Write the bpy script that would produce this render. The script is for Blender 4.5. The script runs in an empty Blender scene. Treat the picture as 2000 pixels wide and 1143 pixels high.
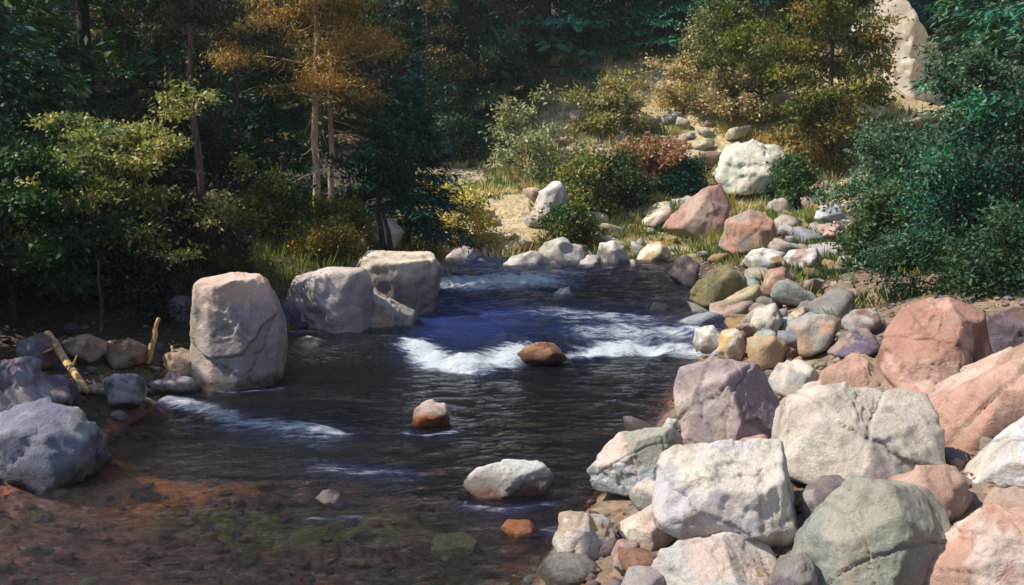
import bpy, math, numpy as np
from mathutils import Vector

# ------------------------------------------------------------------ camera, sky, sun, exposure
sc = bpy.context.scene
COL = sc.collection
CAM_H, TILT, FPX = 2.0, math.radians(7.08), 1944.0      # focal length in pixels of the 2000 px wide photograph
cam_d = bpy.data.cameras.new('camera'); cam = bpy.data.objects.new('camera', cam_d); COL.objects.link(cam)
cam.location = (0, 0, CAM_H); cam.rotation_euler = (math.pi/2 - TILT, 0, 0)
cam_d.sensor_width = 36.0; cam_d.lens = 36.0*FPX/2000.0; cam_d.clip_end = 600; cam_d.clip_start = .05
sc.camera = cam

TO_SUN = Vector((-.62, -.09, .80)).normalized()
world = bpy.data.worlds.new('World'); sc.world = world; world.use_nodes = True
wn = world.node_tree; wn.nodes.clear()
sky = wn.nodes.new('ShaderNodeTexSky'); sky.sky_type = 'NISHITA'; sky.sun_disc = False
sky.sun_elevation = math.asin(TO_SUN.z); sky.sun_rotation = math.atan2(TO_SUN.x, TO_SUN.y)
bg = wn.nodes.new('ShaderNodeBackground'); bg.inputs['Strength'].default_value = .13
wo = wn.nodes.new('ShaderNodeOutputWorld')
wn.links.new(sky.outputs[0], bg.inputs[0]); wn.links.new(bg.outputs[0], wo.inputs[0])
sd = bpy.data.lights.new('sun', 'SUN'); sd.energy = 4.3; sd.angle = math.radians(.6); sd.color = (1, .93, .82)
so = bpy.data.objects.new('sun', sd); COL.objects.link(so); so.location = (-20, -5, 30)
so.rotation_euler = (-TO_SUN).to_track_quat('-Z', 'Y').to_euler()
sc.view_settings.view_transform = 'Standard'; sc.view_settings.look = 'None'
sc.view_settings.exposure = .6; sc.view_settings.gamma = 1.0
sc.view_settings.use_curve_mapping = False
sc.render.engine = 'CYCLES'
cy = sc.cycles
cy.use_denoising = True; cy.max_bounces = 7; cy.diffuse_bounces = 3; cy.glossy_bounces = 3
cy.transmission_bounces = 3; cy.transparent_max_bounces = 8; cy.caustics_reflective = False; cy.caustics_refractive = False

# ------------------------------------------------------------------ maths helpers
CT, ST = math.cos(TILT), math.sin(TILT)
def ray(px, py):
    u = (px-1000.0)/FPX; v = (571.5-py)/FPX
    return np.array([u, CT + v*ST, -ST + v*CT])
def at(px, py, Y):                                       # point of that pixel's ray on the plane y = Y
    d = ray(px, py); t = Y/d[1]
    return np.array([d[0]*t, Y, CAM_H + d[2]*t])
def gp(px, py, z=0.0):                                   # point on a level plane
    d = ray(px, py); t = (z-CAM_H)/d[2]
    return np.array([d[0]*t, d[1]*t, z])
def lin(r, g, b):
    c = np.array([r, g, b])/255.0
    return np.where(c <= .04045, c/12.92, ((c+.055)/1.055)**2.4)
def sstep(a, b, x):
    t = np.clip((x-a)/(b-a), 0, 1); return t*t*(3-2*t)
def _hash(ix, iy, iz, s):
    h = (ix.astype(np.int64)*374761393 + iy.astype(np.int64)*668265263 + iz.astype(np.int64)*2147483647 + s*1274126177) & 0xFFFFFFFF
    h = ((h ^ (h >> 13))*1274126177) & 0xFFFFFFFF
    h = h ^ (h >> 16)
    return (h & 0xFFFF)/32767.5 - 1.0
def vnoise(P, s=0):                                      # value noise, about -1..1
    P = np.asarray(P, float); f = np.floor(P); w = P-f; w = w*w*w*(w*(w*6-15)+10)
    ix, iy, iz = f[:, 0], f[:, 1], f[:, 2]; r = 0
    for a in (0, 1):
        wa = w[:, 0] if a else 1-w[:, 0]
        for b in (0, 1):
            wb = w[:, 1] if b else 1-w[:, 1]
            for c in (0, 1):
                wc = w[:, 2] if c else 1-w[:, 2]
                r = r + wa*wb*wc*_hash(ix+a, iy+b, iz+c, s)
    return r
def fbm(P, octv=4, s=0, gain=.5):
    P = np.asarray(P, float); a, t = 1.0, 0
    for o in range(octv):
        t = t + a*vnoise(P*(2.03**o)+o*17.3, s+o); a *= gain
    return t
def norm(v):
    return v/np.maximum(np.linalg.norm(v, axis=-1, keepdims=True), 1e-9)

# ------------------------------------------------------------------ mesh helpers
def make_mesh(name, V, Q=None, T=None, col=None, smooth=False):
    V = np.asarray(V, np.float32); me = bpy.data.meshes.new(name)
    me.vertices.add(len(V)); me.vertices.foreach_set('co', V.ravel())
    parts, starts, n = [], [], 0
    for F, k in ((Q, 4), (T, 3)):
        if F is not None and len(F):
            F = np.asarray(F, np.int32)
            parts.append(F.ravel()); starts.append(n + k*np.arange(len(F))); n += k*len(F)
    L = np.concatenate(parts); S = np.concatenate(starts).astype(np.int32)
    me.loops.add(len(L)); me.loops.foreach_set('vertex_index', L.astype(np.int32))
    me.polygons.add(len(S)); me.polygons.foreach_set('loop_start', S)
    if smooth: me.polygons.foreach_set('use_smooth', np.ones(len(S), bool))
    me.update(calc_edges=True)
    if col is not None:
        a = me.color_attributes.new('Col', 'FLOAT_COLOR', 'POINT')
        c = np.ones((len(V), 4), np.float32); c[:, :3] = col; a.data.foreach_set('color', c.ravel())
    return me
def obj(name, me, mat=None, parent=None, loc=(0, 0, 0)):
    o = bpy.data.objects.new(name, me); COL.objects.link(o); o.location = loc
    if mat is not None and me is not None and not me.materials: me.materials.append(mat)
    if parent is not None: o.parent = parent
    return o
def tag(o, label=None, cat=None, group=None, kind=None):
    for k, v in (('label', label), ('category', cat), ('group', group), ('kind', kind)):
        if v: o[k] = v
    return o
class MB:
    def __init__(s): s.v, s.q, s.c, s.n = [], [], [], 0
    def add(s, V, Q, c=None):
        s.v.append(V); s.q.append(np.asarray(Q)+s.n); s.n += len(V)
        if c is not None: s.c.append(np.broadcast_to(c, (len(V), 3)))
    def tube(s, P, R, sides=7, c=None, rough=0., seed=0):
        P = np.asarray(P, float); R = np.asarray(R, float); n = len(P)
        t = norm(np.gradient(P, axis=0)); ref = np.array([.3, 1, .1]) if abs(t[0][2]) > .8 else np.array([0, 0, 1.])
        a = norm(np.cross(t, ref)); b = np.cross(t, a)
        th = np.linspace(0, 2*math.pi, sides, endpoint=False)
        rr = R[:, None, None]
        if rough: rr = rr*(1+rough*np.random.default_rng(seed).uniform(-1, 1, (n, sides, 1)))
        V = P[:, None] + rr*(np.cos(th)[None, :, None]*a[:, None] + np.sin(th)[None, :, None]*b[:, None])
        V = V.reshape(-1, 3); i = np.arange(n-1)[:, None]*sides; j = np.arange(sides)[None]; k = (j+1) % sides
        Q = np.stack([i+j, i+k, i+sides+k, i+sides+j], -1).reshape(-1, 4)
        V = np.vstack([V, P[-1] + t[-1]*R[-1]*.5, P[0] - t[0]*R[0]*.3]); e = (n-1)*sides; N = n*sides
        jj = np.arange(0, sides-1, 2)
        cap = [[e+x, e+(x+1) % sides, e+(x+2) % sides, N] for x in range(0, sides, 2)]
        cap2 = [[(x+2) % sides, (x+1) % sides, x, N+1] for x in range(0, sides, 2)]
        s.add(V, np.vstack([Q, cap, cap2]), c)
    def leaves(s, p, d, nrm, L, W, c, fold=.15):
        d = norm(d); w = norm(np.cross(d, nrm)); u = np.cross(w, d)
        L = np.broadcast_to(L, (len(p),))[:, None]; W = np.broadcast_to(W, (len(p),))[:, None]
        m = p + d*L*.48
        V = np.stack([p, m + w*W*.5 + u*W*fold, p + d*L, m - w*W*.5 + u*W*fold], 1).reshape(-1, 3)
        s.add(V, np.arange(len(p)*4).reshape(-1, 4), np.repeat(c, 4, 0))
    def mesh(s, name, smooth=False):
        return make_mesh(name, np.vstack(s.v), np.vstack(s.q), None, np.vstack(s.c) if s.c else None, smooth)

_ico = {}
def ico(sub):
    if sub not in _ico:
        import bmesh
        bm = bmesh.new(); bmesh.ops.create_icosphere(bm, subdivisions=sub, radius=1.0)
        V = np.array([v.co[:] for v in bm.verts]); F = np.array([[v.index for v in f.verts] for f in bm.faces])
        bm.free(); _ico[sub] = (norm(V), F)
    return _ico[sub]

# ------------------------------------------------------------------ materials
def nt_of(name):
    m = bpy.data.materials.new(name); m.use_nodes = True; n = m.node_tree; n.nodes.clear()
    out = n.nodes.new('ShaderNodeOutputMaterial'); return m, n, out
def nd(n, typ, **kw):
    x = n.nodes.new('ShaderNode'+typ)
    for k, v in kw.items():
        if k in x.inputs.keys(): x.inputs[k].default_value = v
        else: setattr(x, k, v)
    return x
def mixc(n, a, b, fac, mode='MIX'):
    x = n.nodes.new('ShaderNodeMix'); x.data_type = 'RGBA'; x.blend_type = mode
    for sock, v in ((x.inputs[0], fac), (x.inputs[6], a), (x.inputs[7], b)):
        if hasattr(v, 'links'): n.links.new(v, sock)
        else: sock.default_value = v if not isinstance(v, tuple) else (*v[:3], 1)
    return x.outputs[2]
def mth(n, op, a, b=0., c=None, clamp=False):
    x = n.nodes.new('ShaderNodeMath'); x.operation = op; x.use_clamp = clamp
    for i, v in enumerate((a, b) if c is None else (a, b, c)):
        if hasattr(v, 'links'): n.links.new(v, x.inputs[i])
        else: x.inputs[i].default_value = v
    return x.outputs[0]
def ramp(n, fac, stops):
    r = n.nodes.new('ShaderNodeValToRGB'); e = r.color_ramp.elements
    while len(e) < len(stops): e.new(.5)
    for k, (p, v) in enumerate(stops):
        e[k].position = p; e[k].color = (v, v, v, 1) if not isinstance(v, tuple) else (*v, 1)
    n.links.new(fac, r.inputs[0]); return r.outputs[0]

def rock_material():
    m, n, out = nt_of('weathered_granite'); L = n.links.new
    col = nd(n, 'Attribute', attribute_name='Col'); oi = nd(n, 'ObjectInfo'); tc = nd(n, 'TexCoord'); geo = nd(n, 'NewGeometry')
    off = nd(n, 'VectorMath', operation='MULTIPLY_ADD'); off.inputs[1].default_value = (1, 1, 1)
    rv = nd(n, 'CombineXYZ'); 
    for i, k in enumerate((31., 17., 53.)): L(mth(n, 'MULTIPLY', oi.outputs['Random'], k), rv.inputs[i])
    L(tc.outputs['Object'], off.inputs[0]); L(rv.outputs[0], off.inputs[2]); P = off.outputs[0]
    def noise(scale, det=6., rough=.6, dist=0.):
        x = nd(n, 'TexNoise', Scale=scale, Detail=det, Roughness=rough, Distortion=dist); L(P, x.inputs['Vector']); return x.outputs[0]
    base = mixc(n, col.outputs['Color'], oi.outputs['Color'], 1., 'MULTIPLY')
    big = noise(2.2, 5., .62, .4); mid = noise(9., 6., .7, .2); fine = noise(70., 4., .7); speck = noise(190., 2., .5)
    base = mixc(n, base, mixc(n, base, (.42, .40, .40), 1., 'MULTIPLY'), ramp(n, big, [(.46, 0.), (.74, .8)]))
    base = mixc(n, base, (.62, .56, .48), ramp(n, mid, [(.56, 0.), (.72, .3)]))
    base = mixc(n, base, (.17, .14, .12), ramp(n, noise(14., 8., .75, .8), [(.58, 0.), (.74, .42)]))
    mps = nd(n, 'Mapping'); mps.inputs['Scale'].default_value = (1., 1., .16); L(P, mps.inputs[0]); stn = nd(n, 'TexNoise', Scale=9., Detail=5., Roughness=.65); L(mps.outputs[0], stn.inputs['Vector'])
    base = mixc(n, base, mixc(n, base, (.50, .46, .44), 1., 'MULTIPLY'), ramp(n, stn.outputs[0], [(.52, 0.), (.70, .75)]))
    base = mixc(n, base, (.03, .03, .035), ramp(n, speck, [(.60, 0.), (.70, .45)]))
    base = mixc(n, base, (.75, .72, .66), ramp(n, fine, [(.60, 0.), (.74, .35)]))
    # crusty lichen in small islands
    vor = nd(n, 'TexVoronoi', Scale=7.); L(P, vor.inputs['Vector'])
    lich = mth(n, 'MULTIPLY', ramp(n, noise(3.4, 3., .5), [(.56, 0.), (.64, 1.)]), ramp(n, noise(38., 3., .6), [(.50, 0.), (.58, 1.)]))
    base = mixc(n, base, (.30, .31, .22), mth(n, 'MULTIPLY', lich, .55))
    # wet, darker band where the stream laps
    sp = nd(n, 'SeparateXYZ'); L(geo.outputs['Position'], sp.inputs[0])
    wet = ramp(n, mth(n, 'ADD', sp.outputs[2], mth(n, 'MULTIPLY', mid, -.20)), [(0., 1.), (.07, 0.)])
    base = mixc(n, base, mixc(n, base, (.36, .33, .31), 1., 'MULTIPLY'), wet)
    grit = noise(26., 8., .78)
    hgt = mth(n, 'ADD', mth(n, 'MULTIPLY', mid, .28), mth(n, 'ADD', mth(n, 'MULTIPLY', grit, .42), mth(n, 'MULTIPLY', big, .8)))
    cr = nd(n, 'TexVoronoi', Scale=2.6, feature='DISTANCE_TO_EDGE'); 
    wv = nd(n, 'VectorMath', operation='ADD'); nz = nd(n, 'TexNoise', Scale=3., Detail=4.); L(P, nz.inputs['Vector']); L(P, wv.inputs[0]); L(nz.outputs['Color'], wv.inputs[1]); L(wv.outputs[0], cr.inputs['Vector'])
    crack = ramp(n, cr.outputs['Distance'], [(0., 0.), (.018, 1.)])
    crm = mth(n, 'MAXIMUM', crack, ramp(n, big, [(.42, 1.), (.5, 0.)]))
    hgt = mth(n, 'ADD', hgt, mth(n, 'MULTIPLY', crm, .05))
    bmp = nd(n, 'Bump', Strength=1., Distance=.045); L(hgt, bmp.inputs['Height'])
    bs = nd(n, 'BsdfPrincipled'); L(base, bs.inputs['Base Color']); L(bmp.outputs[0], bs.inputs['Normal'])
    L(mth(n, 'MULTIPLY_ADD', wet, -.55, .88), bs.inputs['Roughness']); bs.inputs['Specular IOR Level'].default_value = .35
    L(bs.outputs[0], out.inputs[0]); return m
def leaf_material(name, trans=.3, rough=.55):
    m, n, out = nt_of(name); L = n.links.new
    col = nd(n, 'Attribute', attribute_name='Col'); oi = nd(n, 'ObjectInfo')
    base = mixc(n, col.outputs['Color'], oi.outputs['Color'], 1., 'MULTIPLY')
    hs = nd(n, 'HueSaturation'); L(base, hs.inputs['Color']); L(mth(n, 'MULTIPLY_ADD', oi.outputs['Random'], .35, .82), hs.inputs['Value'])
    L(mth(n, 'MULTIPLY_ADD', oi.outputs['Random'], .03, .485), hs.inputs['Hue'])
    bs = nd(n, 'BsdfPrincipled', Roughness=rough); bs.inputs['Specular IOR Level'].default_value = .3; L(hs.outputs[0], bs.inputs['Base Color'])
    tr = nd(n, 'BsdfTranslucent'); L(mixc(n, hs.outputs[0], (1., 1., .45), 1., 'MULTIPLY'), tr.inputs[0])
    mx = nd(n, 'MixShader', Fac=trans); mx.inputs[0].default_value = trans
    L(bs.outputs[0], mx.inputs[1]); L(tr.outputs[0], mx.inputs[2]); L(mx.outputs[0], out.inputs[0]); return m
def bark_material(name, a, b):
    m, n, out = nt_of(name); L = n.links.new
    tc = nd(n, 'TexCoord'); mp = nd(n, 'Mapping'); mp.inputs['Scale'].default_value = (22, 22, 4); L(tc.outputs['Object'], mp.inputs[0])
    x = nd(n, 'TexNoise', Scale=1., Detail=6., Roughness=.7); L(mp.outputs[0], x.inputs['Vector'])
    y = nd(n, 'TexNoise', Scale=1.3, Detail=3.); L(tc.outputs['Object'], y.inputs['Vector'])
    c = mixc(n, tuple(a), tuple(b), ramp(n, x.outputs[0], [(.4, 0.), (.62, 1.)]))
    c = mixc(n, c, (.22, .24, .16), ramp(n, y.outputs[0], [(.58, 0.), (.7, .5)]))
    bp = nd(n, 'Bump', Strength=.9, Distance=.02); L(x.outputs[0], bp.inputs['Height'])
    bs = nd(n, 'BsdfPrincipled', Roughness=.9); L(c, bs.inputs['Base Color']); L(bp.outputs[0], bs.inputs['Normal']); L(bs.outputs[0], out.inputs[0]); return m
def ground_material():
    m, n, out = nt_of('stream_bed_and_bank_soil'); L = n.links.new
    col = nd(n, 'Attribute', attribute_name='Col'); tc = nd(n, 'TexCoord'); P = tc.outputs['Object']
    def noise(s, d=6., r=.65):
        x = nd(n, 'TexNoise', Scale=s, Detail=d, Roughness=r); L(P, x.inputs['Vector']); return x.outputs[0]
    vo = nd(n, 'TexVoronoi', Scale=16.); L(P, vo.inputs['Vector'])
    c = col.outputs['Color']
    c = mixc(n, c, mixc(n, c, ramp(n, vo.outputs['Color'], [(.2, .35), (.8, 1.)]), 1., 'MULTIPLY'), .6)
    c = mixc(n, c, (.02, .017, .012), ramp(n, noise(7.), [(.50, 0.), (.70, .65)]))
    c = mixc(n, c, (.30, .24, .16), ramp(n, noise(40., 3.), [(.60, 0.), (.72, .5)]))
    h = mth(n, 'ADD', noise(30.), mth(n, 'MULTIPLY', vo.outputs['Distance'], -.8))
    bp = nd(n, 'Bump', Strength=.8, Distance=.04); L(h, bp.inputs['Height'])
    bs = nd(n, 'BsdfPrincipled', Roughness=.92); L(c, bs.inputs['Base Color']); L(bp.outputs[0], bs.inputs['Normal']); L(bs.outputs[0], out.inputs[0]); return m
def water_material():
    m, n, out = nt_of('clear_stream_water'); L = n.links.new
    fo = nd(n, 'Attribute', attribute_name='foam_and_glint'); geo = nd(n, 'NewGeometry'); P = geo.outputs['Position']
    def noise(sx, sy, s, d=5., r=.6):
        mp = nd(n, 'Mapping'); mp.inputs['Scale'].default_value = (sx, sy, 1); L(P, mp.inputs[0])
        x = nd(n, 'TexNoise', Scale=s, Detail=d, Roughness=r, Distortion=.4); L(mp.outputs[0], x.inputs['Vector']); return x.outputs[0]
    h = mth(n, 'ADD', noise(.8, 1.5, 5., 4.), mth(n, 'MULTIPLY', noise(.7, 1.8, 17., 4.), .33))
    bp = nd(n, 'Bump', Strength=1., Distance=.10); L(h, bp.inputs['Height'])
    fr = nd(n, 'Fresnel', IOR=1.33); L(bp.outputs[0], fr.inputs['Normal'])
    gl = nd(n, 'BsdfGlossy', Roughness=.06); L(bp.outputs[0], gl.inputs['Normal']); gl.inputs['Color'].default_value = (1, 1, 1, 1)
    tr = nd(n, 'BsdfTransparent'); tr.inputs[0].default_value = (.93, .94, .93, 1)
    w = nd(n, 'MixShader'); L(fr.outputs[0], w.inputs[0]); L(tr.outputs[0], w.inputs[1]); L(gl.outputs[0], w.inputs[2])
    fb = nd(n, 'Bump', Strength=.9, Distance=.05); L(mth(n, 'ADD', noise(1, 1.6, 26., 6., .7), noise(1, 1.2, 80., 3.)), fb.inputs['Height'])
    foam_and_glint = nd(n, 'BsdfPrincipled', Roughness=.55); foam_and_glint.inputs['Base Color'].default_value = (.80, .86, .90, 1); L(fb.outputs[0], foam_and_glint.inputs['Normal'])
    brk = noise(.5, 2.2, 7., 9., .74); br2 = noise(.45, 3.2, 22., 5., .7)
    f = mth(n, 'ADD', fo.outputs['Fac'], mth(n, 'ADD', mth(n, 'MULTIPLY', mth(n, 'SUBTRACT', brk, .5), 2.4), mth(n, 'MULTIPLY', mth(n, 'SUBTRACT', br2, .5), .9)))
    fac = mth(n, 'MULTIPLY', ramp(n, f, [(.30, 0.), (.62, .35), (1.05, 1.)]), ramp(n, fo.outputs['Fac'], [(.02, 0.), (.25, 1.)]))
    mu = nd(n, 'Attribute', attribute_name='bubbles_sky_blue'); df = nd(n, 'BsdfDiffuse'); df.inputs[0].default_value = (.035, .06, .26, 1)
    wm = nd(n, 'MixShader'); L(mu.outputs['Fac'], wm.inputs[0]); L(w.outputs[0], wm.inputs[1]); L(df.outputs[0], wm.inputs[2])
    mx = nd(n, 'MixShader'); L(fac, mx.inputs[0]); L(wm.outputs[0], mx.inputs[1]); L(foam_and_glint.outputs[0], mx.inputs[2])
    L(mx.outputs[0], out.inputs['Surface'])
    va = nd(n, 'VolumeAbsorption', Density=1.5); va.inputs[0].default_value = (.30, .36, .42, 1); L(va.outputs[0], out.inputs['Volume'])
    return m
ROCK = rock_material(); GROUND = ground_material(); WATER = water_material()
LEAF = leaf_material('broad_leaves', .32, .5); NEEDLE = leaf_material('conifer_needles', .15, .6); GRASSM = leaf_material('grass_blades', .3, .6)
BARK_DARK = bark_material('dark_bark', lin(30, 24, 22), lin(74, 58, 50)); BARK_PINE = bark_material('pale_pinkish_bark', lin(160, 128, 104), lin(218, 190, 158))
BARK_MAUVE = bark_material('mauve_bark', lin(84, 58, 60), lin(128, 96, 96)); WOODM = bark_material('sun_bleached_wood', lin(150, 118, 76), lin(216, 186, 130)); WOODG = bark_material('grey_driftwood', lin(120, 112, 108), lin(190, 180, 165))

# ------------------------------------------------------------------ terrain
def XR(y): return np.interp(y, [-30, 0, 4, 5, 6.2, 8.3, 10.5, 14.4, 19.4, 21, 30], [-3, -.7, 0, .2, .62, 1.3, 1.95, 2.35, 2.75, 3.0, 3.2])
def XL(y): return np.interp(y, [-30, 0, 4, 6, 7, 8.5, 9.3, 11, 11.8, 12.6, 14, 17, 22], [-6, -4.6, -3.7, -3.15, -3.05, -3.0, -2.5, -2.35, -1.5, -1.05, -1.0, -1.2, -1.2])
def wdist(x, y):                                         # > 0 inside the stream
    a = np.minimum(np.minimum(x-XL(y), XR(y)-x), 20.5-y)
    b = np.minimum(np.minimum(20.5-y, y-17.9), XR(y)-x)
    return np.maximum(a, b)
def terrain(x, y):
    x = np.asarray(x, float); y = np.asarray(y, float)
    d = wdist(x, y); b = np.maximum(-d, 0)
    mid = (XL(y)+XR(y))/2
    right = .25*b + .25*np.maximum(b-4.5, 0)
    ledge = sstep(9.3, 10.6, y)
    left = (.18+.62*ledge)*(1-np.exp(-b/.45)) + (.16-.05*ledge)*b + .25*np.maximum(b-5, 0)
    back = .27*b + .12*np.maximum(b-9, 0)
    wl = sstep(.3, -.3, x-mid)*sstep(19.6, 18.6, y); wb = sstep(19.2, 20.6, y)*sstep(7.5, 4.0, x)
    bank = (right*(1-wl) + left*wl)*(1-wb) + back*wb + .17*np.maximum(y-22.3, 0)*sstep(-1.5, 3, x)*sstep(14, 9, x)*sstep(45, 36, y)
    shal = sstep(.4, -1.0, x)*sstep(8.3, 6.6, y)
    deep = .95 - .72*shal - .35*sstep(5.5, 4.2, y)*(1-shal)
    dp = np.maximum(d, 0); bed = -deep*(1-np.exp(-dp/.75)) - .02*(dp > 0)
    z = np.where(d > 0, bed, bank)
    P = np.stack([x, y, 0*x], -1).reshape(-1, 3)
    nz = (fbm(P*.9, 4, 3)*.09).reshape(x.shape)
    return z + nz*np.clip(.35+np.abs(d)*.6, .3, 1.3)
def hit(px, py):                                         # where a pixel's ray meets the terrain or the water
    d = ray(px, py); t = np.concatenate([np.arange(2, 14, .02), np.arange(14, 60, .05)])
    X, Y, Z = d[0]*t, d[1]*t, CAM_H+d[2]*t
    k = np.argmax(np.maximum(terrain(X, Y), 0*X-.02) > Z)
    return np.array([X[k], Y[k], Z[k]])
def th(x, y): return float(terrain(np.array([x]), np.array([y]))[0])

def axis(lo, hi, fine_lo, fine_hi, step, grow=1.25):
    a = list(np.arange(fine_lo, fine_hi+1e-6, step)); s = step
    while a[-1] < hi: s *= grow; a.append(a[-1]+s)
    s = step
    while a[0] > lo: s *= grow; a.insert(0, a[0]-s)
    return np.array(a)
def grid_mesh(name, xs, ys, zf, colf=None, keep=None):
    X, Y = np.meshgrid(xs, ys); Z = zf(X, Y); V = np.stack([X, Y, Z], -1).reshape(-1, 3)
    nx, ny = len(xs), len(ys); i = np.arange(ny-1)[:, None]*nx + np.arange(nx-1)[None]
    Q = np.stack([i, i+1, i+nx+1, i+nx], -1).reshape(-1, 4)
    if keep is not None:
        k = keep(V); Q = Q[k[Q].any(1)]; used = np.zeros(len(V), bool); used[Q.ravel()] = True
        idx = np.cumsum(used)-1; V = V[used]; Q = idx[Q]
    return V, Q
xs = axis(-75, 75, -9, 9, .09); ys = axis(-25, 95, 1.5, 24, .09)
V, Q = grid_mesh('ground', xs, ys, terrain)
d = wdist(V[:, 0], V[:, 1]); x, y = V[:, 0], V[:, 1]
n1 = fbm(V*np.array([.8, .8, .8]), 4, 11)*.5+.5; n2 = fbm(V*2.3, 3, 21)*.5+.5
def mixv(a, b, f): return a*(1-f[:, None]) + b*f[:, None]
soil = mixv(np.tile(lin(66, 52, 40), (len(V), 1)), lin(104, 84, 58), n2)
moss = mixv(np.tile(lin(58, 66, 28), (len(V), 1)), lin(120, 112, 58), n1)
sand = mixv(np.tile(lin(128, 108, 92), (len(V), 1)), lin(180, 152, 130), n1)
bank = mixv(soil, moss, sstep(.45, .75, n1)*.8)
backm = sstep(19.5, 20.5, y)*np.where(x > 0, sstep(35, 32.5, y), sstep(30, 27, y))
bank = mixv(bank, mixv(np.tile(lin(186, 166, 118), (len(V), 1)), lin(214, 194, 160), n2), backm*.9)
rightm = sstep(-.1, .4, x-(XL(y)+XR(y))/2)*sstep(15.5, 12.5, y)*sstep(6.5, 4.5, x)
bank = mixv(bank, sand, rightm*.75)
bedc = mixv(np.tile(lin(146, 82, 60), (len(V), 1)), lin(106, 72, 64), n1)
bl = lambda cx, cy, rx, ry: sstep(1.2, .5, np.hypot((x-cx)/rx, (y-cy)/ry)+(n2-.5)*.5)
a = gp(300, 900); bedc = mixv(bedc, lin(214, 112, 30), bl(a[0], a[1], .85, .8))
a = gp(560, 945); bedc = mixv(bedc, lin(116, 110, 26), bl(a[0], a[1], 1.0, .55))
a = gp(450, 860); bedc = mixv(bedc, lin(110, 98, 30), bl(a[0], a[1], .9, .5))
a = gp(900, 1060); bedc = mixv(bedc, lin(78, 86, 20), bl(a[0], a[1], .5, .4))
a = gp(1150, 1110); bedc = mixv(bedc, lin(70, 70, 34), bl(a[0], a[1], .4, .3))
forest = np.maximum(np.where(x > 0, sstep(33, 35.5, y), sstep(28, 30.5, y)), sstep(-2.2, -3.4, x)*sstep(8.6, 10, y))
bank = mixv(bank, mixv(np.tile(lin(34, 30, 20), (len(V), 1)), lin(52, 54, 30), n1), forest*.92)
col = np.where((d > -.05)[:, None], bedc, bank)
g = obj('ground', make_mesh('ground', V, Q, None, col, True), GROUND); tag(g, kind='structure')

# ------------------------------------------------------------------ water with its rapids
FO = []
for pts, w, s in (([(815, 690), (850, 706), (910, 712), (985, 703), (1020, 694)], .20, 1.15), ([(850, 700), (930, 716), (985, 708)], .18, .6),
                  ([(1130, 690), (1180, 683), (1240, 678), (1320, 682), (1400, 688)], .15, 1.15), ([(1180, 668), (1260, 664), (1350, 668)], .45, .66),
                  ([(330, 778), (400, 796), (460, 812), (520, 824), (600, 832), (650, 836)], .10, .80), ([(470, 818), (560, 836), (640, 838)], .22, .40),
                  ([(885, 575), (940, 568), (1010, 566)], .85, 1.2), ([(870, 548), (960, 550), (1060, 556)], .9, .5), ([(1080, 628), (1150, 640), (1230, 640)], .5, .52),
                  ([(640, 900), (720, 905), (790, 912)], .16, .30), ([(1100, 1020), (1180, 1000)], .12, .3), ([(795, 832), (840, 838), (890, 832)], .05, .42), ([(900, 975), (990, 986), (1080, 970)], .05, .38), ([(380, 756), (470, 768), (556, 756)], .05, .36), ([(570, 676), (700, 680), (840, 672)], .07, .36), ([(1090, 592), (1125, 592)], .12, .5), ([(610, 996), (700, 996)], .04, .34)):  # first streak on this line paints a pale blue reflection
    FO.append((np.array([gp(*p, .05)[:2] for p in pts]), w, s))
def seg_dist(P, A):
    r = np.full(len(P), 1e9)
    for a, b in zip(A[:-1], A[1:]):
        ab = b-a; t = np.clip(((P-a)@ab)/(ab@ab), 0, 1); r = np.minimum(r, np.linalg.norm(P-(a+t[:, None]*ab), axis=1))
    return r
def foam_and_glint_at(P):
    f = np.zeros(len(P))
    for A, w, s in FO:
        f = np.maximum(f, s*np.exp(-(seg_dist(P, A)/w)**2))
    return f
DROP = np.array([gp(*p, .05)[:2] for p in [(300, 722), (560, 716), (700, 712), (830, 704), (930, 714), (1060, 695), (1250, 680), (1420, 690)]])
DROP2 = np.array([gp(*p, .02)[:2] for p in [(200, 770), (340, 785), (470, 818), (600, 836), (760, 835)]])
def water_z(X, Y):
    sh = X.shape; x = X.ravel(); y = Y.ravel(); P = np.stack([x, y], 1)
    yd = np.interp(x, DROP[:, 0], DROP[:, 1]); yd2 = np.interp(x, DROP2[:, 0], DROP2[:, 1])
    z = .15*sstep(-.05, .45, y-yd) + .05*sstep(-.25, .2, y-yd2)*sstep(-.9, -1.6, x)
    z += .05*np.clip((y-yd)/8, 0, 1)
    p3 = np.stack([x*1.3, y*2.4, 0*x], 1)
    f = foam_and_glint_at(P)
    up = sstep(-.2, .6, y-yd)
    z += fbm(p3, 3, 41)*(.012+.022*up) + fbm(np.stack([x*5.5, y*9, 0*x], 1), 3, 51)*(.004+.006*up)
    z += f*np.where(y < 9.2, .45, 1.)*(.075*fbm(np.stack([x*4., y*7, 0*x], 1), 4, 61) + .03)
    return z.reshape(sh)
xs = axis(-30, 6, -4.4, 3.4, .042); ys = np.concatenate([axis(-12, 3.5, 3.4, 3.5, .1)[:-1], np.arange(3.5, 8, .035), np.arange(8, 13.2, .04), np.arange(13.2, 21.3, .07)]); ys = np.unique(ys)
V, Q = grid_mesh('water', xs, ys, water_z, None, lambda V: wdist(V[:, 0], V[:, 1]) > -.7)
me = make_mesh('water', V, Q, None, None, True)
fa = me.attributes.new('foam_and_glint', 'FLOAT', 'POINT'); fa.data.foreach_set('value', foam_and_glint_at(V[:, :2]).astype(np.float32))
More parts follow.
